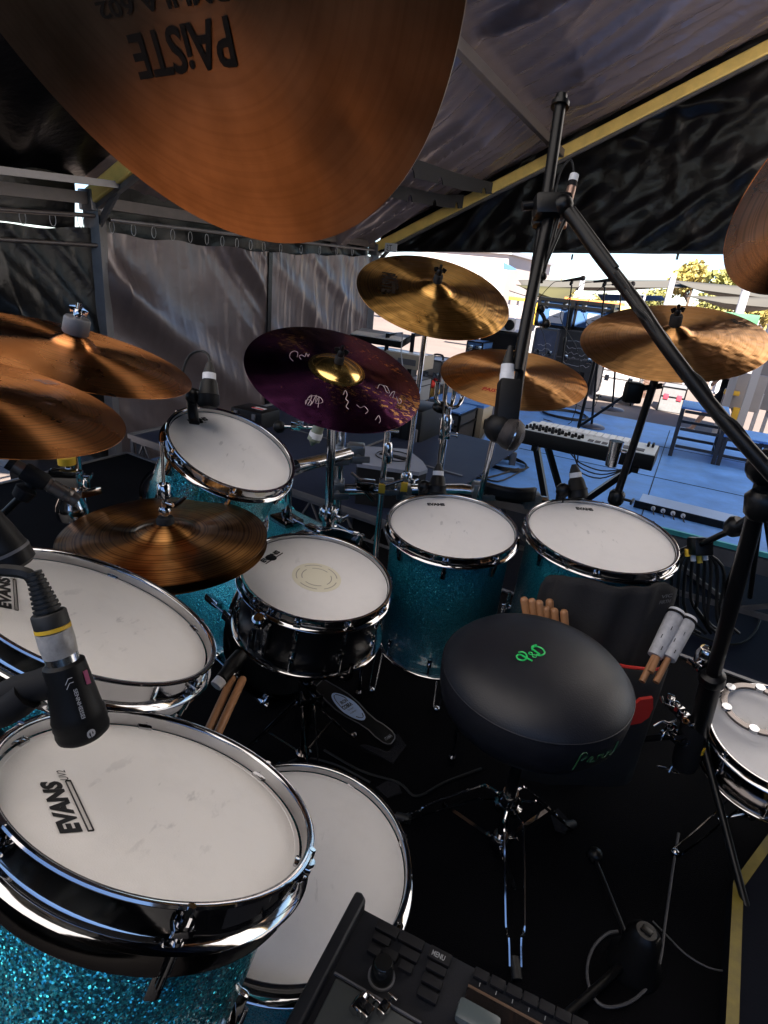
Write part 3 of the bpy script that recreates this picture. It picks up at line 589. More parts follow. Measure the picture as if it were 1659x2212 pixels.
# snare stand (basket, tube, clamps)
def chrome_clamp(mb, p, r=.02, ax=(1, 0, 0)):
    M = frame(p, ZV, ax); mb.rbox(r*2.2, r*1.6, r*1.7, r*.25, M); mb.cyl(M@Vector((r, 0, 0)), M@Vector((r*2.3, 0, 0)), r*.22); mb.rbox(r*.35, r*1.9, r*.7, r*.15, M, (r*2.4, 0, 0))
    mb.cyl(M@Vector((-r*.6, 0, r*.8)), M@Vector((-r*.6, 0, -r*1.1)), r*.45)
def tripod(mb, p, h, r, a0=0, hr=.012, spread=.06):
    p = Vector(p)
    for i in range(3):
        a = a0+2*math.pi*i/3; d = Vector((math.cos(a), math.sin(a), 0)); s = Vector((-d.y, d.x, 0))*hr; f = p+d*r; f.z = p.z+.014
        for k in (-1, 1): mb.tube([p+ZV*h+d*.02+s*k, p+ZV*(h*.93)+d*(r*.16)+s*k*1.3, p+ZV*(h*.35)+d*(r*.68)+s*k, f+s*k*.8], .0028, 6)
        mb.cyl(p+ZV*(h*.32)+d*.012, p+ZV*(h*.50)+d*(r*.52), .0035, n=8); mb.ball(f+d*.005, .012, 10)
    mb.cyl(p+ZV*.05, p+ZV*(h+.05), .011); mb.prof(p+ZV*(h-.02), p+ZV*(h+.035), [(0, .016), (.2, .024), (.7, .024), (1, .018)]); mb.prof(p+ZV*(h*.28), p+ZV*(h*.36), [(0, .018), (.2, .021), (.8, .021), (1, .016)])
st = thing('snare_stand', 'black and chrome stand under the black snare drum', 'drum stand', Vector((-.15, 1.24, 0)))
mb = MB(); c = Vector((-.15, 1.24, 0)); tripod(mb, c, .26, .20, .9); mb.build('tripod_base', CHROME_D, st, True)
mb = MB(); mb.cyl(c+ZV*.25, c+ZV*.40, .011); chrome_clamp(mb, c+ZV*.30, .02, (.6, -.8, 0)); chrome_clamp(mb, c+ZV*.37, .017, (.9, .3, 0))
for i in range(3):
    a = 1.2+2.094*i; d = Vector((math.cos(a), math.sin(a), 0)); mb.tube([c+ZV*.39, c+d*.12+ZV*.42, c+d*.175+ZV*.45, c+d*.182+ZV*.49], .006)
mb.build('basket', CHROME_D, st, True)
# kick drum lying on its side
KC, KN = Vector((-.185, 1.585, .29)), Vector((.72, -.69, .02))
kk = thing('kick_drum', 'turquoise sparkle bass drum lying on its side behind the snare, under the hi-hats', 'drum', frame(KC, KN, (.7, .7, 0)), GR); MK = WM[kk]
mb = MB(); mb.lathe([(.272, -.02), (.272, -.44)], 128, MK); mb.lathe([(.262, -.44), (.262, -.02)], 96, MK); mb.build('shell', SPARK, kk, True)
for nm, z0, z1 in (('hoop', -.004, -.045), ('hoop', -.415, -.456)):
    mb = MB(); mb.lathe([(.268, z0), (.288, z0), (.290, z0-.004), (.290, z1+.004), (.288, z1), (.274, z1), (.274, z0-.01)], 128, MK, closed=True); mb.build(nm, CHROME_D if z0 > -.1 else SPARK, kk, True)
MB().disc(.268, -.012, 96, MK).build('batter_head', BLK_MATTE, kk, True); MB().disc(.268, -.445, 96, MK, False).build('front_head', BLK_MATTE, kk, True)
for i in range(10):
    a = .31+2*math.pi*i/10; mb = MB(); Ma = MK@Matrix.Rotation(a, 4, 'Z')
    mb.rbox(.018, .03, .052, .006, Ma, (.294, 0, -.024)); mb.rbox(.03, .026, .014, .004, Ma, (.282, 0, .001)); mb.cyl(Ma@Vector((.292, 0, .006)), Ma@Vector((.292, 0, -.12)), .0035)
    mb.rbox(.022, .022, .07, .006, Ma, (.280, 0, -.135)); mb.prof(Ma@Vector((.296, 0, .004)), Ma@Vector((.296, 0, .018)), [(0, .008), (.5, .008), (1, .005)]); mb.build('claw_hook', CHROME, kk, True)
for sgn in (-1, 1):
    p = MK@Vector((0, 0, -.36)); sd = Vector((.69, .72, 0))*sgn; a = p+sd*.25-ZV*.08; b = p+sd*.42; b.z = .01; mb = MB(); mb.cyl(a, b, .008); mb.cyl(b+ZV*.02, b-ZV*.008, .014); mb.build('spur', CHROME2, kk, True)
p = MK@Vector((0, 0, -.16)); p.z = .565
mb = MB(); mb.rbox(.09, .07, .02, .006, frame(p, ZV, KN)); mb.cyl(p, p+ZV*.03, .016); mb.build('mount_plate', CHROME_D, kk, True)
# tom mounts
def holder(label, pts, r, nm='tom_holder'):
    t = thing(nm, label, 'holder', pts[0]); mb = MB()
    for a, b in zip(pts, pts[1:]): mb.cyl(a, b, r)
    mb.build('arm', CHROME2, t, True); mb = MB()
    for q in pts: mb.ball(q, r*1.5, 12)
    chrome_clamp(mb, pts[-1], r*1.7); mb.build('clamp', CHROME_D, t, True); return t
# pedal with printed footboard
ph, pt = Z(848, 1602, .035), Z(688, 1478, .125)
pd = thing('bass_drum_pedal', 'black kick drum pedal with a pale printed oval badge on its footboard', 'pedal', ph); pdv = (pt-ph); L = pdv.length
sidev = pdv.cross(ZV).normalized(); pn = sidev.cross(pdv).normalized()
MP = Matrix(((pdv.normalized().x, -sidev.x, pn.x, ph.x), (pdv.normalized().y, -sidev.y, pn.y, ph.y), (pdv.normalized().z, -sidev.z, pn.z, ph.z), (0, 0, 0, 1)))
Rg = lambda w0, w1, x0, x1, n=10, b=0: [(x0+(x1-x0)*i/n, w0+(w1-w0)*i/n+b*math.sin(math.pi*i/n)) for i in range(n+1)]
half = [(L*.0+.0, .012), (.006, .022), (.02, .028), (.05, .029), (.075, .024), (.11, .027), (.15, .037), (.19, .040), (.22, .036), (L, .026)]
out = half+[(x, -w) for x, w in half[::-1]]
MB().poly(out, -.004, .002, MP).build('footboard', BLK_M, pd, True)
mb = MB(); P3_ = [MP@Vector((x, w, .0035)) for x, w in out]+[MP@Vector((*out[0], .0035))]; mb.tube(P3_, .0018, 5, 1); mb.build('footboard_rim', ALU, pd, True)
BADGE = mat('pale_badge', (.60, .74, .98), 0, .4)
ov = [(.165+.062*math.copysign(abs(math.cos(a))**1.25, math.cos(a)), .029*math.sin(a)) for a in [k*math.pi/18 for k in range(36)]]
MB().poly(ov, .0022, .004, MP).build('badge', BADGE, pd, True)
mb = MB(); ovr = [(.165+.054*math.copysign(abs(math.cos(a))**1.4, math.cos(a)), .022*math.sin(a)) for a in [k*math.pi/18 for k in range(37)]]
for rng in (range(0, 9), range(14, 22), range(30, 36)):
    k = list(rng); 
    if rng.start in (0, 14, 30): mb.tube([MP@Vector((*ovr[i], .0046)) for i in k], .0011, 4, 1)
o_ = MP@Vector((.176, .019, .0045)); xd = (MP.to_3x3()@Vector((-.25, -1, 0))).normalized(); yd = (MP.to_3x3()@Vector((1, -.25, 0))).normalized()
text_on(mb, 'IRON', o_+yd*.008-xd*-.006, xd*.028, yd*.012, ZV*0, .03); text_on(mb, 'COBRA', o_-yd*.010-xd*.002, xd*.040, yd*.014, ZV*0, .04)
text_on(mb, 'The Legend', o_-yd*.021+xd*.008, xd*.024, yd*.007, ZV*0); text_on(mb, 'la continuation', o_-yd*.031+xd*.008, xd*.026, yd*.006, ZV*0); mb.build('print', INK, pd, True)
mb = MB(); o_ = MP@Vector((.016, .016, .0035)); text_on(mb, '/TAMA', o_, xd*.030, yd*.010, ZV*0, .02); mb.build('maker_print', LIGHTG, pd, True)
mb = MB(); mb.slab([MP@Vector(p)-ZV*.0 for p in ((-.035, -.045, -.028), (.05, -.05, -.03), (L*.95, -.05, -.12), (L*.95, .05, -.12), (-.035, .045, -.028))], .006); mb.build('base_plate', BLK_M, pd, True)
mb = MB(); tp = MP@Vector((L, 0, 0))
for k in (-1, 1): q = tp+sidev*.045*k; q.z = 0; mb.cyl(q, q+ZV*.24, .009)
mb.cyl(tp+sidev*.06+ZV*(.235-tp.z), tp-sidev*.06+ZV*(.235-tp.z), .008); mb.cyl(tp+ZV*(.235-tp.z), tp+ZV*(.36-tp.z)+pdv*.25, .004); mb.build('pedal_frame', CHROME_D, pd, True)
# throne
TC = Vector((.355, 1.035, 0)); SC = Vector((.338, 1.005, .508))
th = thing('drum_throne', 'round black padded drum throne with green stitched letters on a chrome tripod', 'stool', TC)
MT = frame(SC, (.0, -.05, 1)); rS = .19
mb = MB(); mb.lathe([(1e-4, .145), (.05, .1435), (.09, .1385), (.12, .1315), (.145, .122), (.164, .111), (.178, .098), (.186, .088), (.1885, .083), (.1875, .081)], 96, MT)
mb.build('seat_top', SEAT_M, th, True)
mb = MB(); mb.lathe([(.1880, .0815), (.1902, .070), (.1905, .055), (.188, .03), (.182, .008), (.172, -.008), (.158, -.017), (1e-4, -.018)], 96, MT); mb.build('seat_side', SEAT_M, th, True)
mb = MB(); mb.lathe([(.1886+.0016*math.cos(a), .0822+.0016*math.sin(a)) for a in [k*math.pi/4 for k in range(8)]], 96, MT, closed=True); mb.build('piping', SEAT_M, th, True)
def seat_z(x, y): 
    r = math.hypot(x, y); pr = [(0, .145), (.05, .1435), (.09, .1385), (.12, .1315), (.145, .122), (.164, .111)]
    for (a, b), (c, d) in zip(pr, pr[1:]):
        if r <= c: return b+(d-b)*(r-a)/(c-a)
    return .09
def seat_fn(p):
    l = MT.inverted()@p; return MT@Vector((l.x, l.y, seat_z(l.x, l.y)+.001))
top_c = MT@Vector((0, 0, .14)); nT = MT.to_3x3()@ZV
a, b = PL(1117, 1432, top_c, nT), PL(1186, 1408, top_c, nT); xv = b-a; yv = nT.cross(xv).normalized()
def curve_on(mb, pts, r, m=None):
    mb.tube([seat_fn(a+xv*(.12+.72*x)+yv*(y*.72)*xv.length) for x, y in pts], r*.8, 5, 3)
mb = MB()
curve_on(mb, [(.30, -.18), (.22, .02), (.16, .22), (.02, .24), (-.04, .10), (.06, -.02), (.22, .0), (.33, .14), (.30, .28), (.18, .34)], .0022)
curve_on(mb, [(.50, .04), (.43, .12), (.50, .18), (.56, .12), (.50, .04), (.45, -.04), (.52, -.10), (.60, -.03), (.50, .04)], .0014)
curve_on(mb, [(.74, -.06), (.72, .28), (.92, .30), (1.02, .12), (.92, -.08), (.70, -.10), (.64, .0)], .0022); curve_on(mb, [(.66, .2), (.78, .36), (.98, .36)], .0022)
mb.build('stitched_letters', GREEN, th, True)
mb = MB()
def side_pt(a, z): return MT@Vector((.1915*math.cos(a), .1915*math.sin(a), z))
def side_curve(pts, r): mb.tube([side_pt(a0_+x*.72, y*.8+.045) for x, y in pts], r, 4, 3)
a0_ = R_(-78)
side_curve([(0, -.025), (.04, .0), (.06, .02), (.12, .024), (.15, .012), (.08, .002)], .0012); side_curve([(.18, -.006), (.22, .006), (.26, .004), (.22, -.008), (.30, -.008)], .001)
side_curve([(.34, -.008), (.34, .004), (.40, .004)], .001); side_curve([(.44, .004), (.42, -.006), (.48, -.008), (.52, .006), (.5, -.008)], .001); side_curve([(.58, .004), (.56, -.008), (.64, -.008), (.70, .02), (.68, -.006)], .001)
mb.build('side_stitching', mat('dark_green_thread', (.008, .06, .02), 0, .5), th, True)
mb = MB(); mb.cyl(TC+ZV*.18, TC+ZV*.46, .0135); mb.build('column', BLK_M, th, True)
mb = MB()
for ang in (-88, 158, 30):
    a = R_(ang); d = Vector((math.cos(a), math.sin(a), 0)); s = Vector((-d.y, d.x, 0)); f = TC+d*.24
    for k in (-1, 1): mb.tube([TC+ZV*.205+d*.03+s*k*.012, TC+ZV*.20+d*.055+s*k*.022, TC+ZV*.19+d*.075+s*k*.022, TC+ZV*.07+d*.19+s*k*.020, TC+ZV*.05+d*.205+s*k*.013, f+ZV*.016+s*k*.012], .0032, 6)
mb.build('leg', CHROME, th, True)
mb = MB()
for ang in (-88, 158, 30):
    a = R_(ang); d = Vector((math.cos(a), math.sin(a), 0)); mb.bar(TC+ZV*.075+d*.015, TC+ZV*.115+d*.15, .010, .004); mb.rbox(.02, .014, .014, .003, frame(TC+ZV*.078+d*.024, ZV, d))
mb.prof(TC+ZV*.18, TC+ZV*.235, [(0, .019), (.12, .032), (.35, .033), (.4, .024), (.85, .022), (1, .018)]); mb.prof(TC+ZV*.055, TC+ZV*.10, [(0, .016), (.2, .023), (.8, .023), (1, .017)])
mb.cyl(TC+ZV*.03, TC+ZV*.19, .011); chrome_clamp(mb, TC+ZV*.075+Vector((.02, .01, 0)), .010, (1, .2, 0)); mb.build('collar', CHROME, th, True)
for ang in (-88, 158, 30):
    a = R_(ang); d = Vector((math.cos(a), math.sin(a), 0)); MB().cyl(TC+d*.225+ZV*.02, TC+d*.262+ZV*.010, .011).build('rubber_foot', RUBBER, th, True)

# ------------------------------------------------------------------ cymbals
def cymbal_mesh(R, bell=.16, bh=.13, bow=.085, n=144, hole=.006):
    p = []; rb = R*bell*1.18; H = R*bow
    def z(r):
        t = r/R; return H*(1-t**2.0)
    p.append((hole, z(0)+R*bh*.62))
    for k in range(1, 8): t = k/8; p.append((hole+(rb-hole)*t, z(rb*t)+R*bh*.62*math.cos(t*math.pi/2)**.8))
    for k in range(0, 15): r = rb+(R-rb)*k/14; p.append((r, z(r)))
    q = [(r, zz-.0012) for r, zz in p[::-1]]
    return MB().lathe(p+q, n, closed=True), p[0][1]
def cymbal(name, label, c, n, R, m, group='cymbals of the kit', wing=True, felt=.018, stand=True, **kw):
    M = frame(c, n); mb, top = cymbal_mesh(R, **kw); mb.v = [M@v for v in mb.v]
    t = thing(name, label, 'cymbal', M, group); mb.build('plate', m, t, True)
    return t, M, top
def wingnut(M, top, label, kind='black', fr=.018, fh=.022, parent=None):
    c = M@Vector((0, 0, top)); 
    t = thing('cymbal_topper', label, 'wing nut', M@Matrix.Translation((0, 0, top)))
    mb = MB(); mb.lathe([(1e-4, 0), (fr*.9, 0), (fr, .004), (fr, fh-.004), (fr*.9, fh), (1e-4, fh)], 24, WM[t]); mb.build('felt', CLOTH_B if kind != 'grey' else GREY_P, t, True)
    mb = MB(); T = WM[t]; mm = BLK_M if kind == 'black' else CHROME
    mb.cyl(T@Vector((0, 0, fh)), T@Vector((0, 0, fh+.028)), .0042); mb.lathe([(.008, fh), (.009, fh+.012), (.006, fh+.016)], 16, T)
    for k in (-1, 1): mb.rbox(.013, .004, .013, .0018, T@Matrix.Translation((k*.011, 0, fh+.014))@Matrix.Rotation(k*.35, 4, 'Y'))
    mb.build('wing_nut', mm, t, True); return t
def script(mb, M, R, bow, pts, r=.0012, m=None):                # hand-drawn line on the plate, pts local xy
    mb.tube([M@Vector((x, y, R*bow*(1-(math.hypot(x, y)/R)**2)+.0006)) for x, y in pts], r, 4, 3)
def curved_text(mb, M, R, bow, s, c, dirv, w, h, bold=0, side=1, shear=0):
    c = Vector(c); d = Vector(dirv).normalized(); u = Vector((-d.y, d.x))*side
    def fn(p): r = math.hypot(p.x, p.y); return M@Vector((p.x, p.y, R*bow*(1-(r/R)**2)+(.0007 if side*1 > 0 else -.0019)))
    text_on(mb, s, Vector((c.x, c.y, 0))-Vector((d.x, d.y, 0))*w/2, Vector((d.x, d.y, 0))*w, Vector((u.x, u.y, 0))*h, ZV*0, bold, shear, fn)
def pxl(px, M, dz=0): return local_from_px(px[0], px[1], M@Matrix.Translation((0, 0, dz)))
def ctext(t, M, R, s, px0, px1, m, bold=0, hr=.35, nm='print', bow=.085, shear=0, under=False, dz=None):
    dz = R*bow*.5 if dz is None else dz; a, b = pxl(px0, M, dz), pxl(px1, M, dz); mb = MB(); w = (b-a).length
    curved_text(mb, M, R, bow, s, ((a.x+b.x)/2, (a.y+b.y)/2), (b.x-a.x, b.y-a.y), w, w*hr, bold, -1 if under else 1, shear); return mb.build(nm, m, t, True)
INK_R = mat('faded_ink', (.010, .006, .004), 0, .7, spec=.1); ETCH = mat('silver_etch', (.40, .32, .34), .6, .45); REDINK = mat('red_ink', (.42, .03, .02), 0, .5)
# purple
cp, Mp, tp_ = cymbal('ride_cymbal', 'dark purple cymbal with a bare golden bell and scribbled signatures', (-.16, 1.53, 1.05), (.21, -.36, .91), .229, CY_PUR, bell=.245)
mb = MB(); R = .229; zz = lambda r: R*.085*(1-(r/R)**2)
pass
bp = []; rb = R*.245*1.18
for k in range(1, 9): t_ = k/8; bp.append((.006+(rb-.006)*t_, zz(rb*t_)+R*.13*.62*max(0, math.cos(t_*math.pi/2))**.8+.0009))
mb.lathe(bp+[(rb+.004, zz(rb)+.0012), (rb+.007, zz(rb)+.0009)], 96, Mp); mb.build('bell', BRASS, cp, True)
wingnut(Mp, tp_, 'black wing nut and felt holding down the purple cymbal', fr=.012, fh=.020)
def S(pts, r=.0008):
    mb = MB(); script(mb, Mp, R, .085, [tuple(pxl(p, Mp, .01)[:2]) for p in pts], r); mb.build('signature', ETCH, cp, True)
def p2(pts): return [((700+x*.42194)/1.50693, (1000+y*.42194)/1.50693) for x, y in pts]
S(p2([(600, 430), (575, 400), (580, 365), (610, 350), (635, 365), (630, 400)])); S(p2([(660, 420), (645, 395), (665, 385), (690, 400), (700, 370), (712, 400), (722, 380)]))
S(p2([(700, 740), (720, 700), (745, 685), (735, 720), (715, 750), (745, 745), (770, 700), (780, 690), (775, 740), (800, 700), (795, 770)])); S(p2([(725, 700), (760, 690), (810, 705), (830, 735), (800, 745), (770, 740)])); S(p2([(700, 745), (700, 720), (725, 715), (745, 730), (735, 755)]))
S(p2([(1250, 640), (1265, 610), (1300, 620), (1320, 660), (1345, 665), (1320, 620), (1290, 615)])); S(p2([(1345, 690), (1365, 660), (1385, 655), (1370, 700)])); S(p2([(1400, 690), (1420, 740), (1440, 720), (1425, 700)]))
S(p2([(985, 690), (1000, 660), (1015, 690), (1005, 720), (1025, 740), (1010, 770), (1030, 790)])); S(p2([(1090, 760), (1120, 780), (1150, 770), (1180, 800), (1160, 820)])); S(p2([(1240, 860), (1265, 830), (1280, 862), (1270, 880)]))
ctext(cp, Mp, R, 'SOUND', p2([(1440, 785)])[0], p2([(1485, 690)])[0], BRASS, .01, .26, 'print')
# brass ride
cb, Mb, tb = cymbal('crash_cymbal', 'golden hammered cymbal, highest one in the middle, under the far eave', (.08, 1.86, 1.26), (.11, -.45, .89), .229, CY_GOLD, bell=.20)
wingnut(Mb, tb, 'black wing nut on the golden hammered cymbal', fr=.013, fh=.024)
ctext(cb, Mb, .229, 'PAISTE', (825, 587), (823, 632), INK_R, .05, .34, shear=.2); ctext(cb, Mb, .229, 'twenty', (842, 597), (845, 628), INK_R, .02, .3)
cm, Mm, tm = cymbal('crash_cymbal', 'small copper toned cymbal with a red printed name, right of the purple one', (.32, 1.69, 1.07), (-.03, -.26, .96), .203, CY_WARM)
wingnut(Mm, tm, 'black wing nut on the red lettered copper cymbal behind the boom stand', fr=.013, fh=.02)
ctext(cm, Mm, .203, 'PAISTE', (1040, 842), (1088, 852), REDINK, .03, .3, shear=.2)
cr_, Mr, tr = cymbal('crash_cymbal', 'wide bronze cymbal at the right, crossed by the thick black boom', (.74, 1.72, 1.21), (-.20, -.32, .93), .241, CY_WARM)
wingnut(Mr, tr, 'black sleeve and nut standing on the wide bronze cymbal at the right', fr=.016, fh=.03)
ctext(cr_, Mr, .241, 'PAISTE', (1570, 690), (1608, 705), INK_R, .03, .4, shear=.2)
cl, Ml, tl = cymbal('crash_cymbal', 'upper of the two copper cymbals on the left, with a chrome wing nut on top', (-.64, 1.17, 1.10), (.25, .01, .97), .229, CY_RED)
wingnut(Ml, tl, 'thick dark felt and chrome wing nut on the upper left copper cymbal', 'grey', fr=.024, fh=.032)
c2, M2_, t2_ = cymbal('crash_cymbal', 'lower of the two copper cymbals on the left, cut by the left picture edge', (-.57, .76, 1.10), (.24, .04, .97), .203, CY_RED)
ctext(c2, M2_, .203, '2002 XXX', (98, 832), (134, 826), ETCH, .02, .5)
ch, Mh_, thh = cymbal('hi_hat_cymbal', 'top hi-hat cymbal, dark brown and finely ringed, around the chrome clutch', (-.41, 1.02, .80), (-.01, -.03, 1), .19, CY_HAT, bell=.25, bow=.06)
chb, Mhb, _ = cymbal('hi_hat_cymbal', 'bottom hi-hat cymbal, only its thin edge showing under the top one', (-.41, 1.02, .781), (.01, .03, -1), .19, CY_HAT, bell=.2, bow=.05)
ct, Mt, tt = cymbal('ride_cymbal', 'huge tilted satin cymbal overhead at the top left, seen from below with black printed name', (-.21, .47, 1.52), (.46, .65, .61), .254, CY_TOP)
ce, Me, te = cymbal('crash_cymbal', 'cymbal cut off by the right picture edge, seen from below', (.62, .88, 1.50), (-.31, .68, .66), .229, CY_RED)
# print on the underside of the big one
def utext(s, px0, px1, hr, bold, shear=0):
    a, b = pxl(px0, Mt, .012), pxl(px1, Mt, .012); mb = MB(); w = (b-a).length; curved_text(mb, Mt, .254, .085, s, ((a.x+b.x)/2, (a.y+b.y)/2), (b.x-a.x, b.y-a.y), w, w*hr, bold, -1, shear); mb.build('print', INK_R, ct, True)
utext('PAiSTE', (480, 38), (256, 80), .24, .02, .25); utext('FORMULA 602', (560, -50), (198, 8), .06, .02)
# stands
def stand_tube(t, a, b, r1, r2, k=.5, m=None, nm='pole'):
    a, b = Vector(a), Vector(b); mid = a.lerp(b, k); mb = MB(); mb.cyl(a, mid, r1); mb.cyl(mid, b, r2); mb.prof(mid-(b-a).normalized()*.03, mid+(b-a).normalized()*.012, [(0, r1*1.25), (.2, r1*1.5), (.8, r1*1.5), (1, r1*1.1)]); chrome_clamp(mb, mid-(b-a).normalized()*.01, r1*1.25, (.8, -.5, 0))
    return mb.build(nm, m or CHROME2, t, True)
def cstand(label, M, foot, r1=.0125, r2=.0095, m=None, k=.5, r=.26, tilt=.03, legs=True, height=.26):
    foot = Vector(foot); t = thing('cymbal_stand', label, 'stand', foot, 'cymbal stands'); c = M@Vector((0, 0, -.004)); n = M.to_3x3()@ZV; j = c-n*.05
    stand_tube(t, foot+ZV*.05, Vector((foot.x, foot.y, j.z-.03)).lerp(j, .8), r1, r2, k, m)
    mb = MB(); mb.prof(c-n*.02, c, [(0, .010), (.3, .018), (1, .018)]); mb.build('lower_felt', CLOTH_B, t, True)
    mb = MB(); mb.cyl(j-n*.01, M@Vector((0, 0, .02)), .004); mb.cyl(Vector((foot.x, foot.y, j.z-.03)).lerp(j, .8), j, r2*.9); mb.ball(j, .016, 12); mb.cyl(j-n.cross(ZV).normalized()*.02, j+n.cross(ZV).normalized()*.02, .010); mb.build('tilter', BLK_M if m is BLK_M else CHROME2, t, True)
    if legs: mb = MB(); tripod(mb, foot, height, r, .4); mb.build('tripod_base', m or CHROME2, t, True)
    return t
rs = cstand('tall black stand under the wide bronze cymbal at the right', Mr, (.69, 1.80, 0), .016, .0115, BLK_M, .62, .30)
mb = MB(); p = Vector((.69, 1.80, .865)); chrome_clamp(mb, p, .016, (.9, -.3, 0)); mb.cyl(p+ZV*.03, p-ZV*.05, .022, .018); mb.build('height_clamp', CHROME2, rs, True)
mb = MB(); a = Vector((.69, 1.77, 1.05)); mb.rbox(.05, .035, .06, .008, Matrix.Translation(a)); mb.cyl(a+Vector((.0, 0, .01)), a+Vector((.07, -.02, .03)), .008); mb.build('tilter_block', BLK_M, rs, True)
cstand('chrome stand of the small copper cymbal with the red name', Mm, (.27, 1.84, 0), .0125, .0095, CHROME2, .5, .28)
cstand('slim stand of the highest golden cymbal in the middle', Mb, (.055, 1.90, 0), .0125, .0085, CHROME2, .55, .28)
cstand('post carrying the purple cymbal, clamped to the drum rack', Mp, (-.165, 1.80, 0), .019, .013, CHROME2, .6, legs=False)
ls = cstand('stout chrome stand with yellow tape below the two copper cymbals on the left', Ml, (Y(150, 1050, 1.10).x, 1.10, 0), .019, .0155, CHROME, .80, .30)
c_ = Y(150, 1050, 1.10); c_.z = 0; q_ = lambda y: c_+ZV*Y(150, y, 1.10).z
MB().cyl(q_(1003), q_(988), .0165).build('yellow_band', YEL, ls, True); MB().cyl(q_(1068), q_(1060), .0200).build('white_band', WHITE, ls, True)
mb = MB(); mb.prof(q_(1118), q_(1040), [(0, .029), (.2, .031), (.35, .029), (.6, .020), (1, .019)]); mb.rbox(.055, .022, .034, .003, frame(q_(1028), ZV, (1, .1, 0)), (0, -.012, 0)); chrome_clamp(mb, q_(1022)+Vector((.02, -.01, 0)), .012, (1, .2, 0)); mb.build('joint', CHROME, ls, True)
cstand('stand of the lower left copper cymbal, mostly hidden behind it', M2_, (-.66, .74, 0), .0125, .0095, CHROME2, .5, .2)
# hi-hat stand
hs = thing('hi_hat_stand', 'chrome hi-hat stand with its pull rod and clutch sticking up through the hats', 'stand', Vector((-.41, 1.02, 0)), 'cymbal stands'); hc = Vector((-.41, 1.02, 0))
MB().cyl(hc+ZV*.1, hc+ZV*.985, .0032).build('pull_rod', CHROME, hs, True); mb = MB(); mb.cyl(hc+ZV*.1, hc+ZV*.745, .013); tripod(mb, hc, .28, .26, 1.0); mb.build('base', CHROME2, hs, True)
mb = MB(); mb.prof(hc+ZV*.875, hc+ZV*.905, [(0, .008), (.1, .012), (.9, .012), (1, .009)]); mb.cyl(hc+ZV*.835, hc+ZV*.88, .0065); mb.prof(hc+ZV*.846, hc+ZV*.858, [(0, .011), (.5, .012), (1, .009)]); mb.cyl(hc+ZV*.868+Vector((.0, 0, 0)), hc+ZV*.868+Vector((.02, -.01, 0)), .004); mb.build('clutch', CHROME, hs, True)
mb = MB(); mb.tube([hc+ZV*.862+Vector((.008, 0, 0)), hc+ZV*.868+Vector((.024, -.002, 0)), hc+ZV*.884+Vector((.042, -.004, 0))], [.006, .006, .006, .005, .005, .004, .003]); mb.build('clutch_lever', BLK_M, hs, True)
mb = MB(); mb.lathe([(1e-4, .812), (.0155, .812), (.0165, .82), (.0165, .834), (.014, .838), (1e-4, .838)], 24, Matrix.Translation(hc)); mb.build('felt', CLOTH_B, hs, True)
# drum rack
rk = thing('drum_rack', 'chrome tube rack with grey clamps running behind the floor toms', 'rack', Vector((-.16, 1.75, 0)))
def rb_(a, b, r, m=CHROME2, nm='bar'): MB().cyl(a, b, r).build(nm, m, rk, True)
v0 = Vector((-.165, 1.86, 0)); rb_(v0, v0+ZV*.88, .019, nm='upright')
hb = [Y(718, 1058, 1.86), Y(1000, 1058, 1.86), Y(1180, 1085, 1.86)]
rb_(hb[0], hb[1], .019); rb_(hb[1]-(hb[2]-hb[1])*.02, hb[2], .019)
rb_(Y(640, 1008, 1.62), Y(770, 976, 1.80), .020)
for px, yy, s in (((724, 1055), 1.85, .030), ((835, 1050), 1.84, .024), ((872, 1062), 1.84, .024), ((1037, 1060), 1.85, .026), ((1148, 1080), 1.85, .026), ((728, 985), 1.82, .026), ((768, 978), 1.80, .028)):
    mb = MB(); chrome_clamp(mb, Y(*px, yy), s*1.05, (.3, -.9, 0)); mb.rbox(s*1.9, s*1.9, s*2.1, .006, Matrix.Translation(Y(*px, yy))); mb.build('clamp', mat('grey_clamp', (.16, .17, .18), .6, .35) if 'GC' not in globals() else GC, rk, True)
for px in ((825, 1055), (873, 1052)): MB().rbox(.022, .012, .030, .002, Matrix.Translation(Y(*px, 1.80))).build('yellow_mark', YEL, rk, True)
mb = MB(); a = Y(838, 932, 1.84); b = Vector((a.x, a.y, .0)); mb.cyl(a, b, .010); mb.cyl(a-Vector((.025, 0, 0)), a+Vector((.035, 0, .002)), .005); mb.prof(Y(838, 1000, 1.84), Y(838, 955, 1.84), [(0, .012), (.1, .016), (.9, .015), (1, .011)]); mb.build('upright', CHROME2, rk, True)
mb = MB(); a = Y(790, 1047, 1.80); mb.rbox(.06, .04, .03, .004, Matrix.Translation(a)); mb.cyl(a, a+Vector((-.05, -.0, .035)), .005); mb.cyl(a-ZV*.02, a+Vector((.03, 0, -.05)), .008); mb.cyl(a+Vector((.03, 0, -.01)), a+Vector((.12, 0, .03)), .006); mb.build('clamp', CHROME_D, rk, True)
mb = MB()
for i in range(13): t_ = i/12; pass
a, b = Y(1050, 1040, 1.82), Y(1155, 1052, 1.82)
mb.grid(lambda u, v: a.lerp(b, u)+Vector((0, -.03*math.sin(math.pi*u), -.045*v)), 12, 3); o = mb.build('arm_pad', BLK_P, rk, True); sm = o.modifiers.new('s', 'SOLIDIFY'); sm.thickness = .012
holder('chrome arm holding the small blue tom out from the bass drum', [Vector((-.30, 1.72, .56)), Vector((-.30, 1.70, .70)), Vector((-.37, 1.47, .80))], .012)
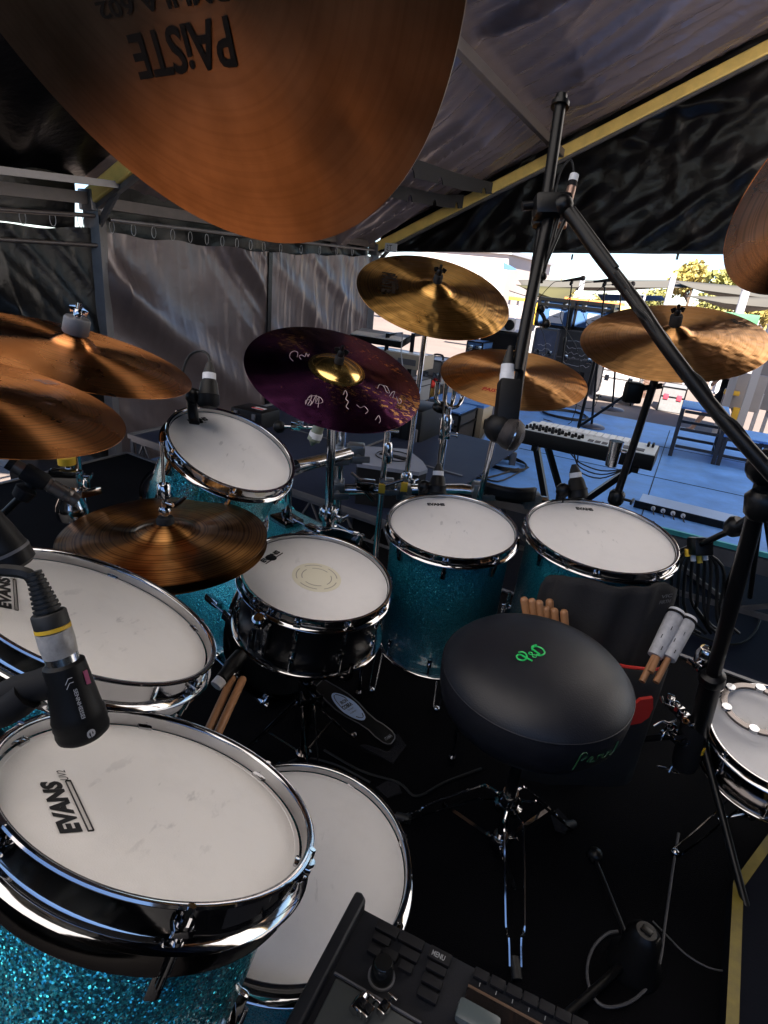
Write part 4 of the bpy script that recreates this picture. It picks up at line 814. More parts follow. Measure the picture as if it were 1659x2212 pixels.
# pronged stand beside the rack
pg = thing('percussion_stand', 'chrome stand with four upright prongs left of the small copper cymbal', 'stand', Vector((.155, 2.0, 0)))
mb = MB(); a = Y(968, 882, 2.0); mb.cyl(Vector((a.x-.0, a.y, 0)), a, .013); mb.prof(a-ZV*.10, a-ZV*.02, [(0, .014), (.2, .02), (.8, .02), (1, .014)]); chrome_clamp(mb, a-ZV*.09, .018); mb.build('pole', CHROME2, pg, True)
for k in range(4):
    mb = MB(); q = a+Vector((-.045+.030*k, .01*k, 0)); mb.tube([a, a+Vector((-.03+.02*k, 0, .01)), q+ZV*.03, q+ZV*.085], [.007, .007, .006, .006, .0065, .007, .008, .008, .009, .009]); mb.build('prong', CHROME, pg, True)
mb = MB()
a = Y(955, 880, 2.02); mb.ball(a, .035, 12, sz=.6); mb.build('hub', BLK_M, pg, True)
# ================================================================== MICROPHONES, STANDS, SMALL THINGS
def cable(name, label, pts, r=.0032, m=None, cat='cable', group=None, k=4):
    mb = MB(); mb.tube(pts, r, 7, k); return tag(mb.build(name, m or RUBBER), label, cat, group)
# big dynamic microphone over the nearest tom, with its plug and taped collar
def xlr(mb_boot, a, b, r):      # ribbed strain relief from a (thin) to b (thick)
    pts = []; n = 9
    for i in range(n): t = i/n; rr = r*(.55+.45*t); pts += [(t, rr), (t+.06, rr), (t+.065, rr*.88), (t+.105, rr*.88)]
    mb_boot.prof(a, b, pts+[(1, r)], 24)
ma, mb0, mb1, mb2, mb3, mb4 = D(78, 1258, .485), D(112, 1345, .490), D(118, 1375, .492), D(135, 1425, .497), D(148, 1462, .50), D(180, 1580, .512)
mt = thing('microphone', 'big black drum microphone with a taped plug hanging over the nearest tom', 'microphone', mb4, 'drum microphones')
mb = MB(); xlr(mb, D(72, 1235, .483), D(104, 1322, .488), .0112); mb.prof(D(104, 1322, .488), D(113, 1352, .490), [(0, .0125), (.1, .0136), (1, .0138)], 28); mb.build('cable_boot', RUBBER, mt, True)
MB().prof(D(113, 1352, .490), D(115, 1360, .4905), [(0, .0140), (1, .0140)], 28).build('yellow_ring', YEL, mt, True)
TAPE = mat('old_clear_tape', (.52, .50, .48), .1, .3, bump=(70, .8, .002), var=(50, .45))
MB().prof(D(115, 1360, .4905), D(131, 1412, .496), [(0, .0138), (.5, .0142), (1, .0134)], 28).build('taped_collar', TAPE, mt, True)
MB().prof(D(131, 1412, .496), D(137, 1432, .4975), [(0, .0130), (1, .0130)], 28).build('plug_shell', STEEL, mt, True)
ax0, ax1 = D(136, 1428, .4975), D(183, 1590, .513)
mb = MB(); mb.prof(ax0, ax1, [(0, .0135), (.03, .0165), (.3, .0182), (.62, .0202), (.70, .0218), (.72, .0214), (.80, .0220), (.82, .0212), (.90, .0218), (.96, .0208), (1, .017)], 40); mb.build('body', BLK_P, mt, True)
mb = MB(); dax = (ax1-ax0).normalized(); wv = (Vector((0, 0, HC))-ax0).normalized(); wv = (wv-wv.dot(dax)*dax).normalized(); tv = dax.cross(wv)
def mfn(p):
    t = (p-ax0).dot(dax)/(ax1-ax0).length; r = .0165+(.0202-.0165)*min(1, max(0, t/.62)); q = ax0+dax*(p-ax0).dot(dax); s = (p-q).dot(tv)
    return q+(wv*math.cos(s/r)+tv*math.sin(s/r))*(r+.0006)
L_ = (ax1-ax0).length
text_on(mb, 'SENNHEISER', ax0+dax*L_*.28-tv*.0012, dax*L_*.40, -tv*.0030 if (tv.dot(_X) < 0) else tv*-.0030, ZV*0, .02, fn=mfn)
for k in (0, 1): mb.tube([mfn(ax0+dax*(L_*.14+.004*k)+tv*-.003), mfn(ax0+dax*(L_*.18+.004*k-.003)), mfn(ax0+dax*(L_*.20+.004*k)+tv*.003)], .0004, 4, 1)
text_on(mb, 'e', ax0+dax*L_*.80-tv*.0015, dax*.007, -tv*.006, ZV*0, .02, fn=lambda p: mfn(p)+(mfn(p)-(ax0+dax*(mfn(p)-ax0).dot(dax))).normalized()*.0022)
mb.build('print', mat('grey_print_light', (.35, .35, .36), 0, .5), mt, True)
mb = MB(); q0 = mfn(ax0+dax*L_*.12-tv*.016); mb.tube([mfn(ax0+dax*L_*t_+tv*(.0145 if tv.dot(_X) > 0 else -.0145)) for t_ in (.14, .22, .30)], .0022, 5, 2); mb.build('red_label', mat('faded_red_label', (.35, .08, .14), 0, .5), mt, True)
mb = MB(); c = ax0.lerp(ax1, .22)
mb.tube([c, D(85, 1480, .50), D(20, 1500, .50), D(-60, 1540, .50)], [.016, .015, .015, .014, .014, .014, .013, .013, .012, .012]); mb.tube([D(60, 1500, .495), D(20, 1530, .495), D(-50, 1550, .50)], .014); mb.build('rim_clip', BLK_MATTE, mt, True)
cable('microphone_cable', 'thick black cable bending down into the plug of the nearest microphone', [D(-60, 1238, .47), D(-10, 1232, .475), D(30, 1233, .48), D(60, 1240, .482), D(74, 1256, .4845)], .0052)
# second microphone at the left edge
m2 = thing('microphone', 'dark microphone cut by the left picture edge, over the scuffed tom', 'microphone', D(30, 1210, .66), 'drum microphones')
MB().prof(D(-35, 1110, .64), D(40, 1222, .665), [(0, .0145), (.35, .0185), (.62, .0205), (.66, .0215), (.7, .0205), (.74, .0215), (.94, .021), (1, .016)], 36).build('body', BLK_P, m2, True)
mb = MB(); a, b = D(-35, 1110, .64), D(40, 1222, .665); mb.prof(a.lerp(b, .68), a.lerp(b, .73), [(0, .0219), (1, .0219)], 36); mb.build('ring', GREY_P, m2, True)
MB().tube([a.lerp(b, .4), D(-30, 1200, .66), D(-60, 1260, .66)], .012).build('rim_clip', BLK_MATTE, m2, True)
# slim condenser over the hi-hat
m3 = thing('microphone', 'slim dark grey pencil microphone pointing at the hi-hat, held by a clip', 'microphone', D(95, 1040, .88), 'drum microphones')
a, b = D(-5, 985, .87), D(168, 1082, .93); GUN = mat('gunmetal', (.14, .125, .115), .7, .35)
MB().prof(a, b, [(0, .0095), (.16, .0095), (.165, .0105), (.60, .0105), (.605, .0098), (.64, .0098), (.645, .0110), (.82, .0112), (.825, .0104), (.85, .0104), (.855, .0112), (.90, .0112), (.905, .0106), (.93, .0112), (1, .0112)], 30).build('body', GUN, m3, True)
MB().prof(a.lerp(b, -.12), a.lerp(b, .12), [(0, .0098), (.4, .0098), (1, .0102)], 24).build('white_band', WHITE, m3, True)
MB().prof(a.lerp(b, .12), a.lerp(b, .19), [(0, .0108), (1, .0108)], 24).build('dark_band', BLK_MATTE, m3, True)
mb = MB(); c = a.lerp(b, .44); mb.prof(a.lerp(b, .30), a.lerp(b, .60), [(0, .0125), (.1, .014), (.9, .0135), (1, .012)], 20); mb.tube([c-ZV*.006, D(62, 1055, .90), D(50, 1080, .90)], .009); mb.prof(D(64, 1048, .90), D(42, 1078, .90), [(0, .008), (.3, .016), (.9, .013), (1, .008)], 16); mb.build('clip', BLK_MATTE, m3, True)
st_ = thing('microphone_stand', 'thin boom arm holding the slim pencil microphone, leaving at the left edge', 'stand', D(-60, 1170, .93))
MB().cyl(D(42, 1076, .90), D(-70, 1185, .93), .0055).build('boom', BLK_M, st_, True)
# rim microphones
def rim_mic(label, base, tip_up, r, d, cabl, band=.35):
    t = thing('microphone', label, 'microphone', D(*base, d), 'drum microphones'); a, b = D(*tip_up, d), D(*base, d)
    MB().prof(a.lerp(b, .38), b, [(0, r*.62), (.12, r*.8), (.5, r*.95), (.56, r*1.05), (.62, r), (.9, r*1.05), (1, r*.8)], 24).build('body', BLK_P, t, True)
    MB().prof(a.lerp(b, .24), a.lerp(b, .38), [(0, r*.62), (1, r*.64)], 18).build('white_band', WHITE, t, True)
    mb = MB(); mb.prof(a, a.lerp(b, .24), [(0, r*.25), (.5, r*.45), (1, r*.6)], 14); mb.build('plug', RUBBER, t, True)
    mb = MB(); c = a.lerp(b, .75); s = _X*r*1.5; mb.tube([c, c-s, c-s-ZV*r*2, b-s*.9-ZV*r*1.6], r*.5); mb.ball(c-s, r*.8, 10); mb.build('rim_clip', BLK_M, t, True)
    if cabl: cable('microphone_cable', cabl[0], [D(*p) for p in cabl[1]], .0032)
rim_mic('black microphone with a white band clipped on the smallest blue tom', (450, 880), (453, 783), .024, 1.36, ('thin cable arching up out of the microphone on the smallest tom', [(453, 790, 1.36), (450, 768, 1.37), (432, 758, 1.40), (410, 768, 1.42), (396, 800, 1.44), (392, 840, 1.44)]))
rim_mic('black microphone clipped on the far rim of the left floor tom', (944, 1068), (948, 1002), .026, 1.76, ('cable dropping to the left floor tom microphone', [(948, 1005, 1.76), (950, 970, 1.85), (958, 940, 1.9), (957, 900, 1.95), (962, 840, 2.0)]))
rim_mic('pointed black microphone clipped on the far rim of the right floor tom', (1250, 1078), (1240, 1003), .029, 1.80, None)
# snare microphone below the hats
m6 = thing('microphone', 'small black microphone with a white tip low at the left side of the snare drum', 'microphone', D(495, 1440, 1.12), 'drum microphones')
MB().prof(D(520, 1415, 1.16), D(478, 1468, 1.10), [(0, .014), (.5, .016), (.55, .013), (1, .012)], 20).build('body', BLK_P, m6, True); MB().prof(D(478, 1468, 1.10), D(466, 1482, 1.09), [(0, .0115), (1, .0115)], 18).build('white_tip', WHITE, m6, True)
# pair of sticks leaning on the snare side
for lab, a, b in (('left of two bare drum sticks standing between the toms and the snare', (503, 1462, 1.13), (440, 1600, .98)), ('right of two bare drum sticks standing between the toms and the snare', (526, 1464, 1.12), (458, 1610, .97))):
    mb = MB(); mb.prof(D(*a), D(*b), [(0, .003), (.012, .0062), (.03, .0076), (1, .0076)], 16); tag(mb.build('drum_stick', WOOD), lab, 'drum stick', 'drum sticks')
# stick bag hanging on the right floor tom
bagc = MF2 @ Vector((0, 0, 0)); RB = .222
def bagp(px, yy=None, dr=0): # pixel -> point on a cylinder round the floor tom
    o = Vector((0, 0, HC)); r = _ray(*px); cx, cy = .60, 1.52; R = RB+dr; a = r.x*r.x+r.y*r.y; b = -2*(r.x*cx+r.y*cy); c = cx*cx+cy*cy-R*R; dd = b*b-4*a*c
    t = (-b-math.sqrt(max(dd, 0)))/(2*a); return o+r*t
bag = thing('stick_bag', 'large grey canvas stick bag with red trimmed pocket, strapped on the right floor tom', 'bag', Vector((.60, 1.30, .3)))
topc = [(1168, 1262), (1185, 1246), (1210, 1243), (1260, 1252), (1310, 1266), (1350, 1272), (1390, 1272), (1420, 1264), (1445, 1262), (1462, 1272), (1470, 1290)]
mb = MB()
def bfn(u, v):
    i = min(int(u*10), 9); f = u*10-i; x = topc[i][0]*(1-f)+topc[i+1][0]*f; y = topc[i][1]*(1-f)+topc[i+1][1]*f; p = bagp((x, y)); a = math.atan2(p.y-1.52, p.x-.60)
    z = p.z+(.10-p.z)*v; R = RB+.02*math.sin(math.pi*v)*(.6+.4*math.sin(u*9))+.006*math.sin(u*31+v*4); return Vector((.60+R*math.cos(a), 1.52+R*math.sin(a), z))
mb.grid(bfn, 40, 24); o = mb.build('canvas', STICKBAG, bag, True); sm = o.modifiers.new('s', 'SOLIDIFY'); sm.thickness = .012; sm.offset = 1
mb = MB(); pr = [bagp(p, dr=.055) for p in ((1180, 1430), (1250, 1440), (1330, 1437), (1350, 1440), (1385, 1444), (1420, 1446), (1437, 1436))]; mb.tube(pr, .0045, 6, 3); mb.tube([bagp((1437, 1436), dr=.055), bagp((1452, 1405), dr=.03), bagp((1460, 1380), dr=.02)], .003, 6, 3); mb.build('red_trim', RED, bag, True)
mb = MB(); P_ = [bagp(p, dr=.056) for p in ((1180, 1432), (1250, 1442), (1330, 1439), (1385, 1446), (1420, 1448), (1437, 1438))]
mb.grid(lambda u, v: P_[min(int(u*5), 4)].lerp(P_[min(int(u*5), 4)+1], u*5-min(int(u*5), 4))*(1)+Vector((0, 0, -(P_[2].z-.08)*v)), 20, 6); o = mb.build('pocket', CLOTH_B, bag, True); o.modifiers.new('s', 'SOLIDIFY').thickness = .01
mb = MB(); rr = [(1345, 1545), (1362, 1530), (1372, 1522), (1384, 1512), (1411, 1508), (1411, 1530), (1402, 1550), (1385, 1562), (1358, 1567), (1338, 1567)]; P_ = [bagp(p, dr=.075) for p in rr]; k = len(P_)
mb.add(P_+[p+Vector((0, .01, 0)) for p in P_], [list(range(k)), [k+i for i in range(k)][::-1]]+[(i, (i+1) % k, k+(i+1) % k, k+i) for i in range(k)], False); mb.build('red_flap', RED, bag, True)
mb = MB(); a, b = bagp((1424, 1296), dr=.016), bagp((1448, 1292), dr=.012); yv = ZV*.010; text_on(mb, 'VIC', a+ZV*.006, (b-a), yv, (a-bagc).normalized()*.003, .03); text_on(mb, 'FIRTH', a-ZV*.010, (b-a), yv, (a-bagc).normalized()*.003, .03); mb.build('patch_print', GREY_P, bag, True)
# sticks in the bag
for i, (a, b, w) in enumerate((((1131, 1290), (1144, 1365), 'leftmost'), ((1148, 1293), (1158, 1365), 'second from left'), ((1164, 1297), (1172, 1370), 'third from left'), ((1187, 1294), (1190, 1365), 'hindmost, set slightly back'), ((1179, 1310), (1184, 1370), 'fourth from left'), ((1197, 1314), (1202, 1375), 'fifth from left'), ((1218, 1317), (1222, 1380), 'rightmost'))):
    d = 1.27 if i != 3 else 1.30; a_, b_ = Y(*a, d), Y(*b, d-.005); b_ = a_+(b_-a_).normalized()*.36
    mb = MB(); mb.prof(a_, b_, [(0, .003), (.006, .0075), (.018, .0098), (1, .0098)], 16); tag(mb.build('drum_stick', WOOD), w+' of the upright stick ends left of the grey bag', 'drum stick', 'drum sticks')
PLAST = mat('frosted_sleeve', (.50, .50, .52), 0, .35, bump=(40, .5, .002), var=(50, .7)); FELTW = mat('white_felt', (.66, .66, .68), 0, .9)
for lab, top, bot, hb_ in (('left of two felt mallets in frosted sleeves leaning out of the bag', (1464, 1318), (1398, 1450), (1428, 1398)), ('right of two felt mallets in frosted sleeves leaning out of the bag', (1490, 1333), (1428, 1452), (1448, 1412))):
    a, b = D(*top, 1.50), D(*bot, 1.44); ax = (b-a).normalized(); L = (b-a).length; t = thing('mallet', lab, 'mallet', b, 'felt mallets')
    MB().prof(a+ax*.01, b+ax*.03, [(0, .006), (.1, .0075), (1, .008)], 14).build('handle', WOOD, t, True)
    MB().prof(a-ax*.002, a+ax*.018, [(0, .008), (.2, .019), (.55, .021), (.9, .019), (1, .012)], 24).build('felt_head', FELTW, t, True)
    MB().prof(a+ax*.010, a+ax*.016, [(0, .0214), (1, .0214)], 24).build('dark_band', BLK_MATTE, t, True)
    MB().prof(a+ax*.018, a+ax*L*.76, [(0, .0195), (.05, .0205), (.9, .018), (1, .0175)], 20).build('sleeve', PLAST, t, True)
    mb = MB(); cc = a+ax*L*.45; wv = (Vector((0, 0, HC))-cc).normalized(); tv = ax.cross(wv).normalized()
    for k in range(4): mb.bar(a+ax*(L*(.10+.16*k))+wv*.0205+tv*(.006*(-1)**k), a+ax*(L*(.16+.16*k))+wv*.0200+tv*(.006*(-1)**k), .002, .001)
    mb.build('print', INK, t, True)
# extra wrapped stick beside the mallets
mb = MB(); mb.prof(D(1428, 1400, 1.46), D(1405, 1452, 1.43), [(0, .0078), (1, .008)], 14); tag(mb.build('drum_stick', WOOD), 'stick between the sleeves of the two felt mallets', 'drum stick', 'drum sticks')
# ---------------------------------------------------------------- the tall black boom stand
bs = thing('boom_stand', 'tall heavy black boom stand whose thick arm crosses the right side of the picture', 'stand', D(1480, 1690, 1.62))
mb = MB(); mb.cyl(D(1213, 207, 1.24), D(1150, 640, 1.22), .0120, n=20); mb.cyl(D(1150, 640, 1.22), D(1112, 880, 1.20), .0105, n=16); mb.build('drop_pole', BLK_M, bs, True)
MB().prof(D(1211, 222, 1.24), D(1209, 232, 1.24), [(0, .019), (1, .019)]).build('top_collar', BLK_M, bs, True); MB().cyl(D(1196, 228, 1.24), D(1228, 226, 1.24), .004).build('cross_pin', CHROME, bs, True); mb = MB(); mb.prof(D(1176, 440, 1.22), D(1168, 490, 1.22), [(0, .017), (.2, .021), (.8, .021), (1, .017)], 20); mb.build('pole_collar', BLK_M, bs, True)
mb = MB(); mb.tube([D(1190, 448, 1.20), D(1165, 560, 1.19), D(1140, 680, 1.18), D(1118, 800, 1.18)], .0118, 14, 4); mb.build('lower_pole', BLK_M, bs, True)
mb = MB(); mb.rbox(.075, .045, .045, .012, frame(D(1192, 447, 1.19), _Zb, _X)); mb.cyl(D(1132, 444, 1.19), D(1190, 440, 1.19), .0065); mb.cyl(D(1128, 446, 1.19), D(1150, 443, 1.19), .009); mb.ball(D(1215, 445, 1.18), .022, 14); mb.build('joint', BLK_M, bs, True)
mb = MB(); bp_ = [(1212, 442, 1.18), (1245, 480, 1.17), (1290, 545, 1.15), (1345, 615, 1.13), (1385, 668, 1.11), (1420, 722, 1.09), (1470, 790, 1.07), (1530, 868, 1.05), (1600, 950, 1.02), (1690, 1050, .99)]
mb.tube([D(*p) for p in bp_], [.0128]*12+[.0124]*30, 18, 3); mb.build('boom_arm', BLK_M, bs, True)
mb = MB(); mb.cyl(D(1236, 452, 1.17), D(1330, 580, 1.13), .0075); mb.cyl(D(1205, 470, 1.19), D(1168, 610, 1.19), .0045); mb.cyl(D(1222, 468, 1.18), D(1170, 590, 1.19), .004); mb.build('brace', BLK_M, bs, True)
cable('wrapped_cable', 'black cable wound along the thick boom arm at the right', [D(x+8*math.sin(i*1.9), y-8*math.cos(i*1.9), d-.012) for i, (x, y, d) in enumerate([(1330+(1690-1330)*k/14, 600+(1050-600)*(k/14)**.95-4, 1.135-.14*k/14) for k in range(15)])], .0052)
cable('wrapped_cable', 'second thinner cable taped along the top of the thick boom arm', [D(1350+i*24, 628+i*31+5*math.sin(i*2.3), 1.105-.008*i) for i in range(14)], .0036)
for p in ((1172, 597), (1168, 668), (1180, 700)): MB().ball(D(*p, 1.19), .009, 12).build('knob', BLK_M, bs, True)
MB().tube([D(1160, 668, 1.19), D(1172, 680, 1.19), D(1180, 700, 1.19)], .004).build('lever', BLK_M, bs, True)
vb, vt = D(1492, 1640, 1.60), D(1652, 1035, 1.08)
mb = MB(); m_ = vb.lerp(vt, .36); mb.cyl(vb, m_, .024, n=24); mb.cyl(m_, vt, .016, n=20); mb.prof(m_-ZV*.0, m_.lerp(vt, .06), [(0, .025), (.2, .030), (.8, .028), (1, .018)], 20); mb.build('main_pole', BLK_M, bs, True)
mb = MB(); c = vb.lerp(vt, .02); mb.prof(D(1478, 1655, 1.58), D(1500, 1560, 1.52), [(0, .028), (.1, .032), (.9, .032), (1, .028)], 28); mb.build('counterweight', BLK_MATTE, bs, True)
MB().prof(D(1500, 1618, 1.555), D(1502, 1608, 1.55), [(0, .025), (1, .025)], 24).build('yellow_ring', YEL, bs, True)
mb = MB(); c = D(1525, 1425, 1.42); chrome_clamp(mb, c, .019, (-.8, -.5, 0)); chrome_clamp(mb, c+ZV*.02, .014, (.6, -.7, 0)); mb.prof(c-ZV*.03, c+ZV*.03, [(0, .02), (.2, .026), (.8, .026), (1, .02)]); mb.build('chrome_clamp', CHROME, bs, True)
mb = MB(); mb.prof(D(1640, 1120, 1.10), D(1650, 1060, 1.08), [(0, .02), (.2, .028), (.8, .03), (1, .02)], 20); mb.ball(D(1655, 1010, 1.07), .034, 16); mb.build('swivel', BLK_M, bs, True)
mb = MB()
for i in range(3):
    a = .6+2.094*i; b = Vector((vb.x, vb.y, .26)); f = Vector((vb.x+.36*math.cos(a), vb.y+.36*math.sin(a), .012)); mb.cyl(b, f, .009); mb.ball(f, .016, 10)
mb.build('tripod_base', BLK_M, bs, True)
# kick-style mic hanging from the drop pole
oc = thing('microphone', 'stubby black ball-head microphone hanging at the foot of the drop pole by the keyboard', 'microphone', D(1100, 930, 1.17), 'drum microphones')
MB().prof(D(1103, 748, 1.18), D(1096, 792, 1.18), [(0, .005), (.6, .010), (1, .0125)], 20).build('plug', RUBBER, oc, True)
MB().prof(D(1097, 788, 1.18), D(1094, 825, 1.18), [(0, .0135), (.5, .0135), (.52, .0145), (1, .0145)], 20).build('white_band', WHITE, oc, True)
mb = MB(); mb.rbox(.044, .044, .085, .006, frame(D(1097, 868, 1.17), D(1103, 800, 1.17)-D(1092, 900, 1.17), _X)); mb.ball(D(1078, 925, 1.17), .030, 16); mb.cyl(D(1095, 900, 1.17), D(1080, 930, 1.17), .02); mb.build('body', BLK_P, oc, True)
GR_M = mat('grille_mesh', (.05, .045, .045), .8, .45, bump=(700, 1, .0015, 1))
MB().prof(D(1085, 932, 1.17), D(1128, 946, 1.15), [(0, .026), (.3, .031), (.6, .032), (.85, .026), (1, .012)], 28).build('grille', GR_M, oc, True)
MB().prof(D(1105, 938, 1.16), D(1108, 939, 1.16), [(0, .0325), (1, .0325)], 28).build('grille_ring', STEEL, oc, True)
# pencil microphone up at the joint
m8 = thing('microphone', 'thin brown pencil microphone with white plug near the joint of the boom stand', 'microphone', D(1228, 455, 1.25), 'drum microphones')
MB().prof(D(1236, 400, 1.25), D(1213, 490, 1.25), [(0, .009), (.1, .0098), (.92, .0098), (1, .0105)], 20).build('body', mat('tan_metal', (.34, .22, .17), .6, .4), m8, True)
MB().prof(D(1241, 378, 1.25), D(1237, 393, 1.25), [(0, .0095), (1, .0098)], 20).build('white_band', WHITE, m8, True); MB().prof(D(1237, 393, 1.25), D(1235, 404, 1.25), [(0, .010), (1, .010)], 20).build('dark_band', BLK_MATTE, m8, True)
cable('microphone_cable', 'thin cable looping above the boom stand joint', [D(1240, 382, 1.25), D(1238, 362, 1.25), D(1232, 345, 1.25), D(1215, 362, 1.24), D(1203, 400, 1.23), D(1198, 440, 1.2)], .0022, CLOTH_B)
# second boom stand at the right edge
b2s = thing('boom_stand', 'dark stand with a square clamp and cable bunch, at the right behind the floor tom', 'stand', D(1575, 1480, 1.9))
mb = MB(); mb.cyl(D(1540, 1445, 1.85), D(1648, 1075, 1.45), .014); mb.cyl(D(1420, 1215, 1.75), D(1512, 1178, 1.65), .013); mb.cyl(D(1505, 1180, 1.62), D(1590, 1140, 1.45), .008); mb.prof(D(1575, 1150, 1.45), D(1600, 1125, 1.42), [(0, .016), (.3, .024), (.8, .024), (1, .015)]); mb.cyl(D(1590, 1140, 1.42), D(1680, 1080, 1.35), .011)
mb.rbox(.05, .05, .05, .006, frame(D(1512, 1180, 1.62), _Zb, _X)); mb.build('arm', BLK_M, b2s, True)
mb = MB()
for k in range(3): mb.cyl(D(1648, 1075, 1.45), D(1560+60*k, 1290, 1.75), .007)
mb.build('leg', BLK_M, b2s, True)
for i in range(9):
    x = 1462+i*13; cable('hanging_cable', ['leftmost','second','third','fourth','middle','sixth','seventh','eighth','rightmost'][i]+' from the left of the black cables hanging under the square clamp' if i not in (0, 4, 8) else ['leftmost','','','','middle','','','','rightmost'][i]+' one of the black cables hanging under the square clamp', [D(1490+i*3, 1185, 1.66), D(x-6, 1215+8*math.sin(i), 1.67), D(x-12+i, 1280+20*math.sin(i*2), 1.72), D(x+6*math.sin(i*3)-6, 1330+22*math.cos(i), 1.75), D(1500+i*12, 1368, 1.80)], .0048, RUBBER, group='cables bunched under the square clamp', k=3)
for i, (x, y) in enumerate(((1484, 1178), (1496, 1188), (1510, 1192), (1522, 1186))): tag(MB().prof(D(x, y+8, 1.64), D(x+2, y+24, 1.64), [(0, .007), (1, .007)]).build('cable_tag', WHITE if i % 2 else YEL), ('white' if i % 2 else 'yellow')+(' tag', ' tag', ' tag', ' tag')[i]+(' nearest the floor tom on the cable bunch', ' left of the middle on the cable bunch', ' right of the middle on the cable bunch', ' farthest right on the cable bunch')[i], 'cable tag', 'tags on the hanging cables')
# ---------------------------------------------------------------- side snare at the right edge with its stand
sC = D(1690, 1588, 1.50)
s2_, MS2 = drum('snare_drum', 'dark side snare cut by the right picture edge, with a ring on its head', sC, (-.12, -.18, .97), .168, .135, CHROME_D, 8, .3, hd=.009, head_m=HEAD2, group='drums of the kit')
tb_ = thing('jingle_ring', 'dark ring shaped jingle effect lying on the side snare', 'tambourine', MS2@Matrix.Translation((-.03, .075, .004))); MB().lathe([(.070, .0), (.085, .0), (.085, .008), (.070, .008)], 48, WM[tb_], closed=True).build('ring', CHROME_D, tb_, True)
mb = MB()
for k in range(6): a = k*1.047; mb.cyl(WM[tb_]@Vector((.078*math.cos(a), .078*math.sin(a), .001)), WM[tb_]@Vector((.078*math.cos(a), .078*math.sin(a), .012)), .012)
mb.build('jingles', CHROME2, tb_, True)
ss = thing('snare_stand', 'chrome wire stand legs under the side snare at the right edge', 'drum stand', Vector((sC.x, sC.y, 0)))
mb = MB(); tripod(mb, (sC.x, sC.y, 0), .16, .26, 3.6, spread=.05); mb.build('tripod_base', CHROME, ss, True)
mb = MB()
for i in range(3):
    a = .5+2.094*i; d = Vector((math.cos(a), math.sin(a), 0)); c = Vector((sC.x, sC.y, .0)); mb.tube([c+ZV*.15, c+d*.10+ZV*.13, c+d*.172+ZV*.16, c+d*.178+ZV*.21], .006)
mb.build('basket', CHROME, ss, True)
# cluster of chrome wing fittings in front of it
wc = thing('chrome_clamp', 'cluster of chrome wing screws and wire hooks low beside the black counterweight', 'clamp', D(1445, 1560, 1.5)); mb = MB()
for (x, y), s in (((1448, 1512), .012), ((1462, 1530), .014), ((1475, 1545), .014), ((1462, 1590), .014), ((1478, 1600), .012), ((1448, 1575), .013)): chrome_clamp(mb, D(x, y, 1.52), s, (random.uniform(-1, 1), random.uniform(-1, 1), 0)); mb.build('wing_screw', CHROME, wc, True); mb = MB()
mb.tube([D(1412, 1568, 1.5), D(1430, 1558, 1.5), D(1445, 1562, 1.5), D(1462, 1556, 1.51)], .0035); mb.tube([D(1428, 1600, 1.5), D(1436, 1582, 1.5), D(1455, 1575, 1.51)], .003); mb.tube([D(1428, 1503, 1.5), D(1432, 1518, 1.5)], .004)
mb.tube([D(1420, 1655, 1.55), D(1440, 1660, 1.55), D(1465, 1672, 1.56)], .003); mb.tube([D(1445, 1668, 1.55), D(1452, 1655, 1.55)], .004); mb.cyl(D(1478, 1545, 1.53), D(1487, 1560, 1.53), .010); mb.build('fittings', CHROME, wc, True)
MB().lathe([(.004, 0), (.008, 0), (.008, .004), (.004, .004)], 20, frame(D(1480, 1556, 1.48), _Zb), closed=True).build('copper_washer', CY_RED, wc, True)
# ---------------------------------------------------------------- percussion pad module at the bottom
o_ = Vector((.015, .487, .60)); xv = Vector((.253, -.104, 0)).normalized(); yv = Vector((xv.y*-1, xv.x, 0)); yv = -yv if yv.y > 0 else yv
MQ = Matrix(((xv.x, -yv.x, 0, o_.x), (xv.y, -yv.y, 0, o_.y), (0, 0, 1, o_.z), (0, 0, 0, 1)))      # x along top edge, y towards the far side, z up; body spans y in [-.25, 0]
md = thing('pad_module', 'black electronic percussion pad with rubber keys and a display, at the bottom edge', 'drum module', MQ)
PAD_M = mat('module_plastic', (.010, .011, .015), 0, .5, bump=(500, .3, .0006), spec=.3); PADK = mat('key_rubber', (.006, .006, .008), 0, .62, spec=.25)
mb = MB(); mb.rbox(.36, .25, .045, .006, MQ, (.18, -.125, -.0245)); mb.build('case', PAD_M, md, True)
mb = MB(); mb.poly([(-.004, -.25), (.010, -.25), (.012, -.0), (.004, .006), (-.004, .004)], -.045, .014, MQ); mb.build('side_cheek', PAD_M, md, True, bevel=.003)
def onmod(px, z=.0): p = MQ.inverted()@PL(*px, o_+ZV*z, ZV); return p
def pd_px(pts): return [((900+x*.63291)/1.50693, (2900+y*.63291)/1.50693) for x, y in pts]
kc = [((570, 205), .030, .013), ((540, 258), .022, .010), ((500, 315), .016, .010), ((585, 338), .018, .011), ((692, 265), .032, .013), ((680, 335), .024, .012), ((665, 400), .017, .011), ((838, 345), .028, .015), ((820, 410), .024, .010), ((798, 475), .024, .011), ((775, 545), .024, .011)]
for i, (c, w, h) in enumerate(kc):
    p = onmod(pd_px([c])[0]); MB().rbox(w*.92, h*.92, .006, .0016, MQ, (p.x, p.y, .002)).build('key', PADK, md, True)
for i in range(7):
    c = (1052+84*i, 442+42*i); p = onmod(pd_px([c])[0]); MB().rbox(.016, .011, .006, .0015, MQ, (p.x, p.y, .002)).build('key', PADK, md, True)
mb = MB()
for i in range(7):
    c = (1045+84*i, 484+43*i); p = onmod(pd_px([c])[0]); mb.box(.0008, .004, .0006, MQ, (p.x, p.y, .0006))
mb.build('tick_marks', LIGHTG, md, True)
